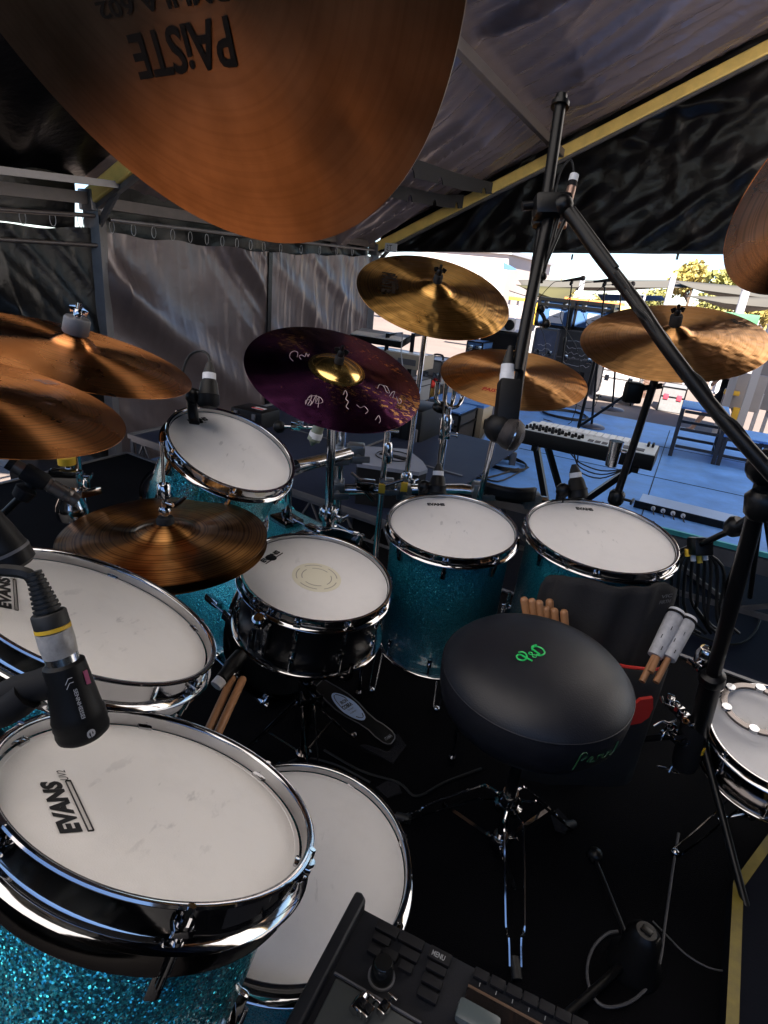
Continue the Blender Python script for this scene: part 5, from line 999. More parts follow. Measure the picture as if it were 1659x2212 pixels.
p = onmod(pd_px([(815, 340)])[0]); mb = MB(); text_on(mb, 'MENU', MQ@Vector((p.x-.004, p.y-.003, .0056)), MQ.to_3x3()@Vector((.015, 0, 0)), MQ.to_3x3()@Vector((0, .006, 0)), ZV*0, .02); mb.build('key_print', LIGHTG, md, True)
p = onmod(pd_px([(540, 440)])[0]); mb = MB(); mb.prof(MQ@Vector((p.x, p.y, 0)), MQ@Vector((p.x, p.y, .024)), [(0, .013), (.5, .012), (.9, .011), (1, .009)], 28); mb.build('knob', mat('gloss_black', (.01, .01, .01), 0, .15), md, True)
MB().prof(MQ@Vector((p.x, p.y, 0)), MQ@Vector((p.x, p.y, .002)), [(0, .015), (1, .0145)], 28).build('knob_ring', GREY_P, md, True)
a, b = onmod(pd_px([(985, 490)])[0]), onmod(pd_px([(1400, 690)])[0]); mb = MB(); mb.box(.14, .075, .0016, MQ, (a.x+.07, a.y-.0375, .0003)); mb.build('display', mat('dark_glass', (.012, .010, .010), 0, .06), md, True)
MB().box(.14, .0025, .003, MQ, (a.x+.07, a.y, .0005)).build('display_edge', mat('bronze_trim', (.20, .13, .09), .6, .35), md, True)
a = onmod(pd_px([(290, 405)])[0]); mb = MB(); mb.rbox(.095, .11, .010, .003, MQ, (a.x+.055, a.y-.062, .000)); mb.build('rubber_pad', mat('pad_rubber', (.045, .05, .05), 0, .55, bump=(300, .2, .0005)), md, True)
MB().box(.10, .002, .003, MQ, (a.x+.054, a.y-.004, .0035)).build('pad_edge', GREY_P, md, True)
p = onmod(pd_px([(1030, 680)])[0]); MB().rbox(.045, .022, .012, .005, MQ, (p.x, p.y, .006)).build('grey_button', mat('grey_button', (.08, .10, .105), 0, .3), md, True)
mst = thing('module_stand', 'chrome fitting and stand under the electronic percussion pad', 'stand', Vector((.16, .33, 0))); mb = MB(); q = MQ@Vector((.16, -.13, -.05)); mb.cyl(Vector((q.x, q.y, .05)), q, .0125); tripod(mb, (q.x, q.y, 0), .24, .20, .9); mb.build('pole', CHROME2, mst, True)
cl_ = thing('chrome_clamp', 'small chrome wing fitting lying on the percussion pad at the bottom edge', 'clamp', MQ@Matrix.Translation((.055, -.10, .01))); mb = MB()
for p in ((430, 640), (460, 665), (545, 650)): q = onmod(pd_px([p])[0]); chrome_clamp(mb, MQ@Vector((q.x, q.y, .014)), .006, (.6, .8, 0)); mb.build('wing_screw', CHROME, cl_, True); mb = MB()
q = onmod(pd_px([(450, 570)])[0]); mb.prof(MQ@Vector((q.x, q.y, .012)), MQ@Vector((q.x-.004, q.y-.02, .014)), [(0, .004), (.5, .006), (1, .005)]); mb.build('fittings', CHROME, cl_, True)
# ---------------------------------------------------------------- floor things at the lower right
bm_ = thing('microphone_stand', 'short black stand with a heavy base on the dark floor, lower right', 'stand', Z(1365, 2080, 0))
mb = MB(); mb.cyl(Z(1288, 1862, .05), Z(1350, 2015, .06), .005); mb.ball(Z(1285, 1848, .05), .020, 12); mb.build('rod', BLK_M, bm_, True)
mb = MB(); p = Z(1368, 2085, 0); mb.prof(p, p+ZV*.11, [(0, .055), (.1, .055), (.3, .040), (.85, .034), (1, .020)], 28); chrome_clamp(mb, p+ZV*.105, .010, (.5, -.5, 0)); mb.build('base', BLK_M, bm_, True)
MB().cyl(Z(1345, 2085, .02), Z(1215, 2200, .02), .009).build('leg', BLK_M, bm_, True)
GREYC = mat('grey_cable', (.055, .055, .06), 0, .5)
cable('floor_cable', 'grey cable making a large loop on the dark floor at the lower right', [Z(x, y, .012+.05*(i % 2)*0) for i, (x, y) in enumerate([(1466, 1800), (1456, 1860), (1446, 1930), (1436, 2000), (1425, 2080), (1400, 2130), (1360, 2165), (1310, 2175), (1280, 2150), (1268, 2100), (1280, 2050), (1310, 2018), (1335, 2012)])], .0032, GREYC)
cable('floor_cable', 'faint thin cable trailing across the floor beside the looped one', [Z(x, y, .008) for x, y in [(1410, 1990), (1440, 2020), (1480, 2060), (1530, 2090), (1580, 2100)]], .002, GREYC)
mt_ = thing('side_platform', 'dark platform edged with yellow tape in the lower right corner', 'platform', Z(1600, 2000, .03)); pp = [Z(x, y, .05) for x, y in ((1659, 1802), (1583, 1905), (1566, 2225))]; far = pp[0]+(pp[0]-pp[1])*2.0
pr = [far, pp[1], pp[2]+(pp[2]-pp[1])*.6, Vector((3.5, .1, .05)), Vector((3.5, 2.0, .05))]
mb = MB(); mb.slab(pr, .05); mb.build('top', mat('platform_carpet', (.004, .005, .009), 0, .9, bump=(200, .5, .002), spec=.08), mt_, True)
def strip(P, w): 
    for a, b in zip(P, P[1:]):
        d = (b-a).normalized(); s = ZV.cross(d)*w; mb.add([a+s*.0+ZV*.003, b+ZV*.003, b+s+ZV*.003, a+s+ZV*.003], [(0, 1, 2, 3)], False)
mb = MB(); strip([far, pp[1], pp[2]+(pp[2]-pp[1])*.6], .022); mb.build('yellow_tape', mat('worn_yellow_tape', (.20, .15, .02), 0, .55, var=(30, .6)), mt_, True)
# pedal mat, cloths, cables on the floor round the kit
VELC = mat('grey_velcro', (.016, .016, .019), 0, .95, bump=(200, .8, .003), spec=.1)
a = [Z(x, y, .006) for x, y in ((778, 1610), (850, 1648), (878, 1610), (860, 1585))]; tag(MB().slab(a[::-1], .004).build('pedal_pad', VELC), 'grey velcro strip under the heel of the bass drum pedal', 'floor pad')
a = [Z(x, y, .006) for x, y in ((812, 1700), (838, 1722), (868, 1712), (860, 1690), (838, 1685))]; tag(MB().slab(a[::-1], .004).build('fabric_scrap', VELC), 'small crumpled grey cloth by the rim of the low drum', 'cloth')
a = [Z(x, y, .008) for x, y in ((1205, 1745), (1228, 1770), (1222, 1800), (1200, 1792), (1190, 1760))]; tag(MB().slab(a[::-1], .004).build('tape_patch', VELC), 'dark tape patch on the floor right of the throne tripod', 'tape')
# loose cables round the kit
for lab, pts, r in (('black cable running from the left microphones down past the low drum', [D(-20, 1560, .62), Z(330, 1900, .3), Z(560, 1700, .02), Z(640, 1640, .01), Z(720, 1650, .01), Z(800, 1690, .01)], .0035),
        ('cable lying in a bend between the pedal and the throne', [Z(x, y, .01) for x, y in ((700, 1620), (780, 1665), (860, 1690), (900, 1720), (960, 1690), (1040, 1660))], .0035),
        ('cable hanging down the drum rack beside its left upright', [Y(712, 1010, 1.83), Y(706, 1050, 1.83), Y(712, 1110, 1.83), Y(708, 1150, 1.84)], .004),
        ('thin white wire curving down from the keyboards past the purple cymbal', [Y(870, 720, 6.5), Y(867, 770, 6.0), Y(880, 830, 5.5), Y(910, 880, 5.0), Y(950, 905, 4.8)], .006),
        ('cable looping on the floor under the wide cymbal stand', [Z(x, y, GZ+.02) for x, y in ((1480, 1240), (1560, 1290), (1640, 1330), (1600, 1390), (1500, 1370), (1450, 1320))], .007),
        ('cable running along the back of the right floor tom', [Y(1150, 1180, 1.9), Y(1160, 1230, 1.9), Y(1140, 1290, 1.88), Y(1120, 1360, 1.86)], .0045)):
    cable('loose_cable', lab, pts, r, LIGHTG if 'white' in lab else RUBBER, k=5)
# ================================================================== BEHIND THE KIT: STAGE GEAR
def ubx(xl, yb, xr, yt, z=None, Yd=None):
    c = Z(xl, yb, z) if Yd is None else Y(xl, yb, Yd); w = (PL(xr, yb, c, D3)-c).dot(U3); h = PL(xl, yt, c, D3).z-c.z; return c, w, h
def crate(name, label, cat, c, w, d, h, m, trim=ALU, group=None, legs=0, lid=.72, corner=True, latch=None, bt=.012):
    M = UF(c); t = thing(name, label, cat, M, group); z0 = legs
    MB().box(w, d, h-z0, M, (w/2, d/2, z0+(h-z0)/2)).build('body', m, t, True)
    mb = MB(); b = bt
    for x in (0, w):
        for y in (0, d): mb.box(b*2, b*2, h-z0+.004, M, (x, y, z0+(h-z0)/2))
        for z in (z0, z0+(h-z0)*lid, h): mb.box(b*1.8, d-.03, b*1.8, M, (x, d/2, z))
    for y in (0, d):
        for z in (z0, z0+(h-z0)*lid, h): mb.box(w-.03, b*1.8, b*1.8, M, (w/2, y, z))
    mb.build('edge_trim', trim, t, True)
    for fx in (.22, .78):
        MB().rbox(.09, .02, .11, .006, M, (w*fx, -.012, z0+(h-z0)*lid)).build('latch', latch or CHROME2, t, True)
    if legs:
        for x in (.07, w-.07):
            for y in (.07, d-.07): mb = MB(); mb.cyl(M@Vector((x-.015, y, .045)), M@Vector((x+.015, y, .045)), .045, n=16); mb.box(.05, .05, legs-.06, M, (x, y, legs-(legs-.06)/2)); mb.build('wheel', RUBBER, t, True)
    return t, M
CB2 = mat('blue_grey_laminate', (.10, .12, .19), 0, .45, var=(8, .6)); PAPER = mat('paper_label', (.70, .68, .70), 0, .7); SCRIB = mat('chalk_scribble', (.45, .45, .47), 0, .7)
yd = 11.2
def stack(label, xl, yb, xr, yt, Yd, d, m, g='road cases stacked in the sun', **kw):
    c, w, h = ubx(xl, yb, xr, yt, Yd=Yd); return crate('road_case', label, 'road case', c, w, d, h, m, group=g, **kw)+(w, h)
base_y = 838
t, M, w, h = stack('worn blue grey road case at the bottom left of the sunny stack', 1136, 832, 1183, 706, yd, .75, CB2, lid=.6)
def scribble(M, w, h, t, n=3, y0=.5):
    mb = MB(); rnd = random.Random(n)
    for k in range(n):
        z = h*(y0-.09*k); mb.tube([M@Vector((w*(.2+.6*i/9), -.006, z+rnd.uniform(-.03, .03))) for i in range(10)], .005, 4, 2)
    mb.build('chalk_marks', SCRIB, t, True)
scribble(M, w, h, t, 4, .75)
t, M, w, h = stack('black road case covered in chalk scribbles at the bottom right of the sunny stack', 1187, 838, 1282, 708, yd, .75, CASE_B, lid=.55); scribble(M, w, h, t, 5, .82)
MB().box(.28, .01, .30, M, (w*.55, -.008, .22)).build('black_recess', BLK_MATTE, t, True)
for lab, xl, xr in (('left of two blue fronted cases on top of the stack, with a white paper label', 1157, 1229), ('right of two blue fronted cases on top of the stack, with a white paper label', 1236, 1314)):
    c, w, h = ubx(xl, 703+(xl-1157)*.10, xr, 643+(xl-1157)*.10, Yd=yd+.05); t, M = crate('road_case', lab, 'road case', c+ZV*.02, w, .6, h-.02, BLUE_F, BLK_M, 'road cases stacked in the sun', lid=.8, bt=.03)
    MB().box(w*.42, .01, h*.45, M, (w*.58, -.03, h*.36)).build('paper_label', PAPER, t, True); MB().box(w*.16, .004, .012, M, (w*.58, -.037, h*.36)).build('label_line', INK, t, True)
c, w, h = ubx(1280, 864, 1372, 796, z=GZ); t, M = crate('road_case', 'white wheeled flight case standing alone on the sunlit ground', 'road case', c, w, .7, h+.02, mat('white_laminate', (.55, .52, .54), 0, .5, var=(9, .7)), legs=.14)
c, w, h = ubx(1419, 886, 1472, 832, z=GZ); t, M = crate('tool_case', 'dark grey case with two red latches on the ground left of the blue steps', 'case', c, w, .75, h, CASE_G, BLK_M, latch=mat('red_latch', (.7, .05, .08), 0, .4), lid=.62)
c, w, h = ubx(1383, 858, 1410, 800, z=GZ); mbk = thing('mesh_basket', 'brown wire basket between the white flight case and the grey case', 'basket', UF(c)); mb = MB()
for i in range(7): mb.box(.012, .012, h, UF(c), (w*i/6, 0, h/2)); mb.box(.012, .012, h, UF(c), (w*i/6, .4, h/2)); mb.box(w, .012, .012, UF(c), (w/2, 0, h*i/6)); mb.box(w, .012, .012, UF(c), (w/2, .4, h*i/6)); mb.box(.012, .4, .012, UF(c), (0, .2, h*i/6)); mb.box(.012, .4, .012, UF(c), (w, .2, h*i/6))
mb.build('wire', mat('rusty_wire', (.16, .08, .05), .4, .6), mbk, True)
# steps
FR_M = mat('black_frame', (.03, .03, .035), .3, .5)
f1_, f2_ = Z(1447, 984, 0), Z(1507, 1000, 0); sp = thing('stage_steps', 'two blue topped steps on black frames standing on the shaded deck', 'steps', f1_)
M = UF(f1_); w1 = .36; h1 = .44; h2 = .26; dp = .42
mb = MB()
for x in (0, w1):
    for y in (0, dp): mb.box(.035, .035, h1, M, (x, y, h1/2))
for x in (w1, w1*2):
    for y in (0, dp): mb.box(.035, .035, h2, M, (x+(.04 if x == w1 else 0), y, h2/2))
for z in (h1-.02, .10, .26):
    for y in (0, dp): mb.box(w1-.04, .02, .025, M, (w1/2, y, z))
    mb.box(.02, dp-.04, .025, M, (0, dp/2, z)); mb.box(.02, dp-.04, .025, M, (w1, dp/2, z))
for z in (h2-.02, .09):
    for y in (0, dp): mb.box(w1-.06, .02, .025, M, (w1*1.5+.02, y, z))
    mb.box(.02, dp-.04, .025, M, (w1*2, dp/2, z))
mb.build('frame', FR_M, sp, True)
for i, (x, z) in enumerate(((w1/2, h1), (w1*1.5+.03, h2))): MB().rbox(w1+.03, dp+.04, .02, .004, M, (x, dp/2, z+.011)).build('tread', DECK_M, sp, True)
# walking person beyond the wide cymbal (legs show below it)
def skin_body(name, pts, edges, radii, m, parent=None, lv=2):
    me = bpy.data.meshes.new(name); me.from_pydata([tuple(p) for p in pts], edges, []); o = bpy.data.objects.new(name, me); scene.collection.objects.link(o)
    sk = o.modifiers.new('skin', 'SKIN'); sk.use_smooth_shade = True; su = o.modifiers.new('sub', 'SUBSURF'); su.levels = lv; su.render_levels = lv
    for i, r in enumerate(radii): me.skin_vertices[0].data[i].radius = (r, r)
    me.skin_vertices[0].data[0].use_root = True; me.materials.append(m)
    if parent: o.parent = parent; WM[o] = WM[parent]; I = WM[parent].inverted(); me.vertices.foreach_set('co', [c for p in pts for c in (I@Vector(p))])
    return o
foot = Z(1487, 936, GZ); SKIN = mat('skin', (.55, .30, .20), 0, .5)
pe = thing('person', 'person in dark shirt and shorts striding past beyond the wide bronze cymbal, bare calf showing', 'person', foot)
B = foot+U3*.42+D3*.05
J = lambda x, y, z: B+U3*x+D3*y+ZV*z
pts = [J(0, 0, .92), J(0, 0, 1.08), J(.01, 0, 1.28), J(.0, 0, 1.42), J(-.02, 0, 1.50), J(-.03, 0, 1.60), J(-.04, 0, 1.68), J(0, .19, 1.40), J(.14, .24, 1.15), J(.02, .26, .92), J(0, -.19, 1.40), J(-.12, -.24, 1.15), J(-.25, -.24, .95), J(0, .10, .88), J(.16, .10, .50), J(.38, .10, .13), J(.30, .10, .04), J(0, -.10, .88), J(-.22, -.09, .50), J(-.40, -.08, .09), J(-.52, -.08, .04), J(-.30, -.24, .86), J(.0, .27, .84)]
ed = [(0, 1), (1, 2), (2, 3), (3, 4), (4, 5), (5, 6), (3, 7), (7, 8), (8, 9), (9, 22), (3, 10), (10, 11), (11, 12), (12, 21), (0, 13), (13, 14), (14, 15), (15, 16), (0, 17), (17, 18), (18, 19), (19, 20)]
ra = [.13, .125, .14, .12, .055, .085, .09, .06, .045, .035, .06, .045, .035, .085, .055, .04, .035, .085, .055, .04, .035, .03, .03]
skin_body('body', pts, ed, ra, SKIN, pe)
skin_body('shirt', [pts[i] for i in (0, 1, 2, 3, 7, 8, 10, 11)], [(0, 1), (1, 2), (2, 3), (3, 4), (4, 5), (3, 6), (6, 7)], [.145, .14, .155, .135, .078, .06, .078, .06], BLK_MATTE, pe)
kL, kR = J(.13, .10, .55), J(-.19, -.09, .55); skin_body('shorts', [pts[0], pts[13], kL, pts[17], kR], [(0, 1), (1, 2), (0, 3), (3, 4)], [.15, .11, .085, .11, .085], BLK_MATTE, pe)
for f in (15, 19):
    p = pts[f]; q = pts[f+1]; mb = MB(); fw_ = -U3; mb.rbox(.27, .10, .08, .03, frame(Vector((p.x, p.y, 0))+fw_*.06+ZV*(GZ+(.05 if f == 19 else .09)), ZV, fw_)); mb.build('shoe', WHITE, pe, True)
MB().ball(pts[6]+ZV*.01, .105, 16).build('hair', BLK_MATTE, pe, True)
# vocal microphones on straight stands
def vox(label, top, foot, Yd, aim, base=True):
    f = Z(*foot, 0) if base else Y(*foot, Yd); p = Y(*top, f.y); t = thing('microphone_stand', label, 'stand', Vector((f.x, f.y, 0)), 'vocal microphone stands'); m = thing('vocal_microphone', label.replace('stand', 'microphone', 1).replace('slim ', '').split(',')[0], 'microphone', p, 'vocal microphones')
    f0 = Vector((f.x, f.y, 0)); q = Vector((p.x, p.y, p.z-.05)); mb = MB(); mb.cyl(f0+ZV*.02, f0.lerp(q, .55), .013, n=12); mb.cyl(f0.lerp(q, .55), q, .009, n=12); mb.prof(f0.lerp(q, .53), f0.lerp(q, .58), [(0, .015), (.3, .02), (.8, .02), (1, .014)]); mb.build('pole', BLK_M, t, True)
    mb = MB(); mb.lathe([(1e-4, .0), (.14, .0), (.142, .008), (.13, .02), (.03, .032), (1e-4, .034)], 36, Matrix.Translation(f0)); mb.build('round_base', mat('cast_base', (.05, .055, .08), .3, .4) if 'CB_M' not in globals() else CB_M, t, True)
    a = Vector(aim).normalized(); mb = MB(); mb.prof(q-a*.02, q+ZV*.045, [(0, .010), (.5, .02), (1, .014)]); mb.build('clip', BLK_M, t, True)
    r = q+ZV*.06; MB().prof(r-a*.12, r+a*.09, [(0, .010), (.2, .012), (.9, .020), (1, .022)], 18).build('body', BLK_P, m, True); MB().ball(r+a*.115, .030, 16).build('grille', GR_M, m, True)
    return r-a*.12, f0
CB_M = mat('cast_base', (.05, .055, .08), .3, .4)
r1, f1 = vox('left of the three slim vocal stand', (1237, 606), (1203, 872), 6.3, (.95, -.1, .22))
r2, f2_ = vox('middle of the three slim vocal stand, with a round base on the deck', (1309, 608), (1277, 922), 6.2, (.95, -.1, .2))
r3, f3_ = vox('right of the three slim vocal stand, half hidden by the boom', (1344, 616), (1322, 885), 6.8, (.95, -.1, .12))
for r, f, lab in ((r1, f1, 'left'), (r2, f2_, 'middle'), (r3, f3_, 'right')):
    cable('microphone_cable', 'black cable hanging in a long bow from the '+lab+' vocal microphone', [r, r+Vector((-.12, 0, -.05)), r+Vector((-.26, 0, -.35)), f+Vector((-.28, 0, .7)), f+Vector((-.22, 0, .03)), f+Vector((-.5, .1, .012))], .004, RUBBER)
# the boom leg crossing there
bst = thing('boom_stand', 'black boom stand with a slanting arm on the deck behind the small copper cymbal', 'stand', Z(1268, 930, 0)); a = Y(1250, 925, 5.2); mb = MB(); mb.cyl(Y(1386, 830, 5.0), Y(1250, 922, 5.2), .012); mb.cyl(Y(1290, 760, 5.2), Y(1244, 945, 5.2), .014); mb.cyl(Y(1244, 945, 5.2), Vector((Y(1244, 945, 5.2).x, 5.2, 0)), .014); mb.build('pole', BLK_M, bst, True)
q = Vector((Y(1244, 945, 5.2).x, 5.2, 0)); MB().lathe([(1e-4, 0), (.13, 0), (.13, .015), (.02, .03), (1e-4, .03)], 30, Matrix.Translation(q)).build('round_base', CB_M, bst, True)
# synthesizer on a cross stand
kz = .62; FL, FR, BL = Z(1122, 926, kz), Z(1416, 986, kz), Z(1108, 903, kz); kx = (FR-FL); kl = kx.length; kx.normalize(); ky = ZV.cross(kx); MK_ = frame(FL, ZV, kx); kd = .25
ky_ = thing('synthesizer', 'pale topped synthesizer with rows of dark knobs on a black cross stand', 'keyboard', MK_)
MB().rbox(kl, kd, .075, .006, MK_, (kl/2, kd/2, -.038)).build('case', BLK_P, ky_, True)
MB().box(kl-.012, kd-.012, .003, MK_, (kl/2, kd/2, .0012)).build('panel', mat('blue_white_panel', (.62, .68, .74), .1, .4), ky_, True)
for i in range(15):
    MB().box(.030, .10, .012, MK_, (.07+i*.034, kd-.06, .008)).build('white_key', mat('ivory_key', (.75, .75, .75), 0, .3) if i == 0 else bpy.data.materials['ivory_key'], ky_, True)
for r in range(3):
    for i in range(9 if r < 2 else 5):
        mb = MB(); x = .03+i*.034+.01*r; mb.prof(MK_@Vector((x, .03+.035*r, .002)), MK_@Vector((x, .03+.035*r, .022)), [(0, .009), (.7, .008), (1, .006)], 12); mb.build('knob', BLK_P, ky_, True)
for i in range(12):
    MB().box(.026, .014, .005, MK_, (.36+.034*(i % 6), .03+.026*(i//6), .004)).build('pad_button', GREY_P, ky_, True)
for i in range(3): MB().box(.045, .05, .006, MK_, (kl-.20+.06*i, .06, .004)).build('pad', GREY_P, ky_, True)
for i in range(2): MB().rbox(.012, .05, .02, .004, MK_, (kl-.03-.022*i, .19, .012)).build('wheel', BLK_P, ky_, True)
xs = thing('keyboard_stand', 'black cross legged stand under the pale synthesizer', 'stand', Vector((FL.x+.25, FL.y, 0))); mb = MB()
g0 = FL+kx*.10+ky*.12-ZV*.08; g1 = FL+kx*.60+ky*.12-ZV*.08
for o2 in (-.10, .10): mb.bar(g0+ky*o2, Vector((g0.x+.22, g0.y-.02, 0))+ky*o2*2+ZV*.02, .03, .03)
mb.bar(g1+ky*.02, Vector((g0.x+.02, g0.y-.10, .02)), .035, .03); mb.bar(g0-ky*.14, g0+ky*.14, .03, .03); mb.bar(g1-ky*.14, g1+ky*.14, .03, .03); mb.build('frame', BLK_M, xs, True)
for i in range(3): cable('synth_cable', ('upper', 'middle', 'lower')[i]+' of the thin cables drooping below the synthesizer', [FL+kx*(.28+.02*i)-ZV*.07-ky*.0, FL+kx*(.34)-ZV*(.11+.02*i), FL+kx*.45-ZV*(.125+.02*i), FL+kx*.56-ZV*.09], .0035, RUBBER, k=4)
# 19 inch unit at the deck edge
a, b = Z(1372, 1080, .05), Z(1604, 1136, .05); ux = (b-a).normalized(); MU_ = frame(a, ZV, ux); uw = (b-a).length
ru_ = thing('rack_unit', 'flat metal rack unit with four white sockets at the near edge of the blue deck', 'rack unit', MU_)
MB().box(uw-.05, .20, .040, MU_, (uw/2, .105, -.022)).build('case', mat('brushed_lid', (.42, .50, .62), .7, .35), ru_, True); MB().box(uw, .008, .052, MU_, (uw/2, -.002, -.026)).build('front_plate', BLK_M, ru_, True)
for i in range(4):
    x = uw*(.19+.095*i); mb = MB(); mb.cyl(MU_@Vector((x, -.006, -.024)), MU_@Vector((x, -.020, -.024)), .014, n=16); mb.build('socket', WHITE, ru_, True)
    cable('patch_lead', ('first', 'second', 'third', 'fourth')[i]+' from the left of the leads plugged into the rack unit', [MU_@Vector((x, -.02, -.024)), MU_@Vector((x+.03, -.07, -.06)), MU_@Vector((x+.16, -.10, -.11-.01*i)), MU_@Vector((uw*.62, -.09, -.09)), MU_@Vector((uw*.72, -.06, -.06))], .004, RUBBER, group='leads on the rack unit')
# cables on the deck
def coil(label, c, r, n=4, rr=.006):
    pts = []; rnd = random.Random(3)
    for i in range(n*14): a = i/14*2*math.pi; q = r*(1+.08*math.sin(i*1.3)); pts.append(c+Vector((q*math.cos(a), q*math.sin(a), .01+.006*(i//14))))
    return cable('coiled_cable', label, pts, rr, RUBBER, k=1)
coil('black cable coiled on the deck edge left of the synthesizer stand', Z(1092, 1006, 0), .17)
coil('thin cable coiled beyond the middle vocal stand', Z(1222, 898, 0), .25, 3, .008)
cable('deck_cable', 'dark cable sweeping round the near left corner of the blue deck', [Z(x, y, .01) for x, y in ((1120, 1012), (1060, 1030), (1020, 1030), (1012, 1008), (1040, 985), (1080, 975), (1105, 985))], .007, RUBBER)
cable('deck_cable', 'second dark cable along the left side of the blue deck', [Z(x, y, .01) for x, y in ((1130, 1016), (1075, 1040), (1030, 1022), (1028, 1002), (1062, 975), (1112, 958))], .006, RUBBER)
# wedge monitor
wm = thing('wedge_monitor', 'black wedge monitor with grey top and a carry slot, behind the drum rack', 'monitor speaker', Y(790, 1010, 3.3))
tp = [Y(x, y, yy) for x, y, yy in ((775, 1000, 3.0), (775, 962, 3.35), (882, 970, 3.45), (915, 998, 3.30), (925, 1015, 3.05), (905, 1022, 2.95))]
zt = sum(p.z for p in tp)/6
tp = [Z(x, y, zt) for x, y in ((771, 1001), (771, 962), (880, 970), (913, 996), (924, 1014), (905, 1020))]
MB().slab(tp[::-1], .02).build('top_panel', mat('grey_blue_paint', (.20, .22, .28), 0, .5, var=(9, .8)), wm, True)
mb = MB(); k = len(tp); cc = sum(tp, Vector())/k; lo = [cc+(p-cc)*.97-ZV*.022 for p in tp]; hi = lo; bo = [Vector((p.x, p.y, max(GZ+.35, -.45))) for p in lo]
mb.add(bo+hi, [list(range(k)), [k+i for i in range(k)][::-1]]+[(i, k+i, k+(i+1) % k, (i+1) % k) for i in range(k)], False); mb.build('cabinet', BLK_MATTE, wm, True)
mb = MB(); hcx = Z(850, 985, zt+.003); mb.rbox(.16, .05, .006, .002, UF(hcx)); mb.build('carry_slot', BLK_MATTE, wm, True); mb = MB(); mb.lathe([(.095, .0), (.10, .004), (.105, .0)], 30, frame(hcx, ZV)); mb.build('handle_ring', BLK_M, wm, True)
ft = thing('flight_case', 'tall dark case the wedge monitor stands on', 'case', Vector((cc.x, cc.y, GZ))); MB().rbox(.8, .6, .30, .01, UF(Vector((cc.x, cc.y, GZ+.16)))).build('body', CASE_B, ft, True)
# black moulded trolley case
c, w, h = ubx(833, 985, 903, 872, Yd=4.6); tc_ = thing('trolley_case', 'black moulded trolley case standing on the small riser behind the rack', 'case', UF(c)); M = UF(c)
MB().rbox(w, .45, h, .04, M, (w/2, .22, h/2)).build('shell', BLK_P, tc_, True); mb = MB(); [mb.rbox(.02, .01, h*.75, .004, M, (w*(.2+.2*k), -.004, h/2)) for k in range(4)]; mb.build('ribs', BLK_M, tc_, True)
mb = MB(); mb.rbox(.03, .02, .12, .006, M, (w*.86, -.01, h*.5)); mb.rbox(.10, .02, .03, .006, M, (w*.5, -.01, h*.93)); mb.build('handle', GREY_P, tc_, True)
# cream cabinet on wheels
c, w, h = ubx(985, 950, 1033, 868, z=GZ+.12, Yd=6.6); c, w, h = ubx(985, 952, 1034, 872, Yd=6.4); M = UF(c)
cc2 = thing('speaker_cabinet', 'cream speaker cabinet on castors with a blue lit lid, beside the blue deck', 'speaker', M); dpt = .34
MB().box(w, dpt, h, M, (w/2, dpt/2, h/2)).build('cabinet', CREAM, cc2, True); MB().box(w*.99, dpt*.98, .03, M, (w/2, dpt/2, h+.015)).build('lid', DECK_M, cc2, True)  # blue light on the lid put into its colour
MB().box(w*.48, .008, h*.34, M, (w*.40, -.004, h*.60)).build('jack_plate', GREY_P, cc2, True); MB().box(.008, dpt*.4, h*.26, M, (w+.004, dpt*.45, h*.55)).build('side_handle', INK, cc2, True)
mb = MB(); [mb.cyl(M@Vector((x-.02, y, -.05)), M@Vector((x+.02, y, -.05)), .045) for x in (.06, w-.06) for y in (.05, dpt-.05)]; mb.build('castors', RUBBER, cc2, True)
mb = MB(); mb.box(w, dpt, .02, M, (w/2, dpt/2, -.01)); mb.build('base', BLK_M, cc2, True)
dl = thing('cabinet_dolly', 'low dark dolly holding up the cream speaker cabinet', 'dolly', M); zz_ = (GZ+.012)-c.z+.1; MB().box(w, dpt, -zz_-.0+(-.0)-.0 if zz_ < -.1 else .1, M, (w/2, dpt/2, (zz_-.1)/2)).build('block', BLK_MATTE, dl, True)
# dark amp beside it
c, w, h = ubx(905, 960, 985, 880, Yd=6.0); t, M = crate('amplifier', 'dark amplifier case with blue lit lid, left of the cream speaker cabinet', 'amplifier', c, w, .5, h, CASE_B, BLK_M, lid=.7)
MB().box(w*.98, .49, .02, M, (w/2, .25, h+.014)).build('lid', DECK_M, t, True); MB().box(.3, .01, .04, M, (w*.4, -.016, h*.82)).build('stripe', GREY_P, t, True)  # lid takes the deck colour in place of blue light
c, w, h = ubx(922, 905, 985, 862, Yd=7.4); t, M = crate('road_case', 'long case with a blue lit lid behind the four prongs', 'road case', c, w, .6, h, CASE_B, lid=.6); MB().box(w*.98, .58, .02, M, (w/2, .3, h+.014)).build('lid', DECK_M, t, True)  # blue light on this lid is in the colour too
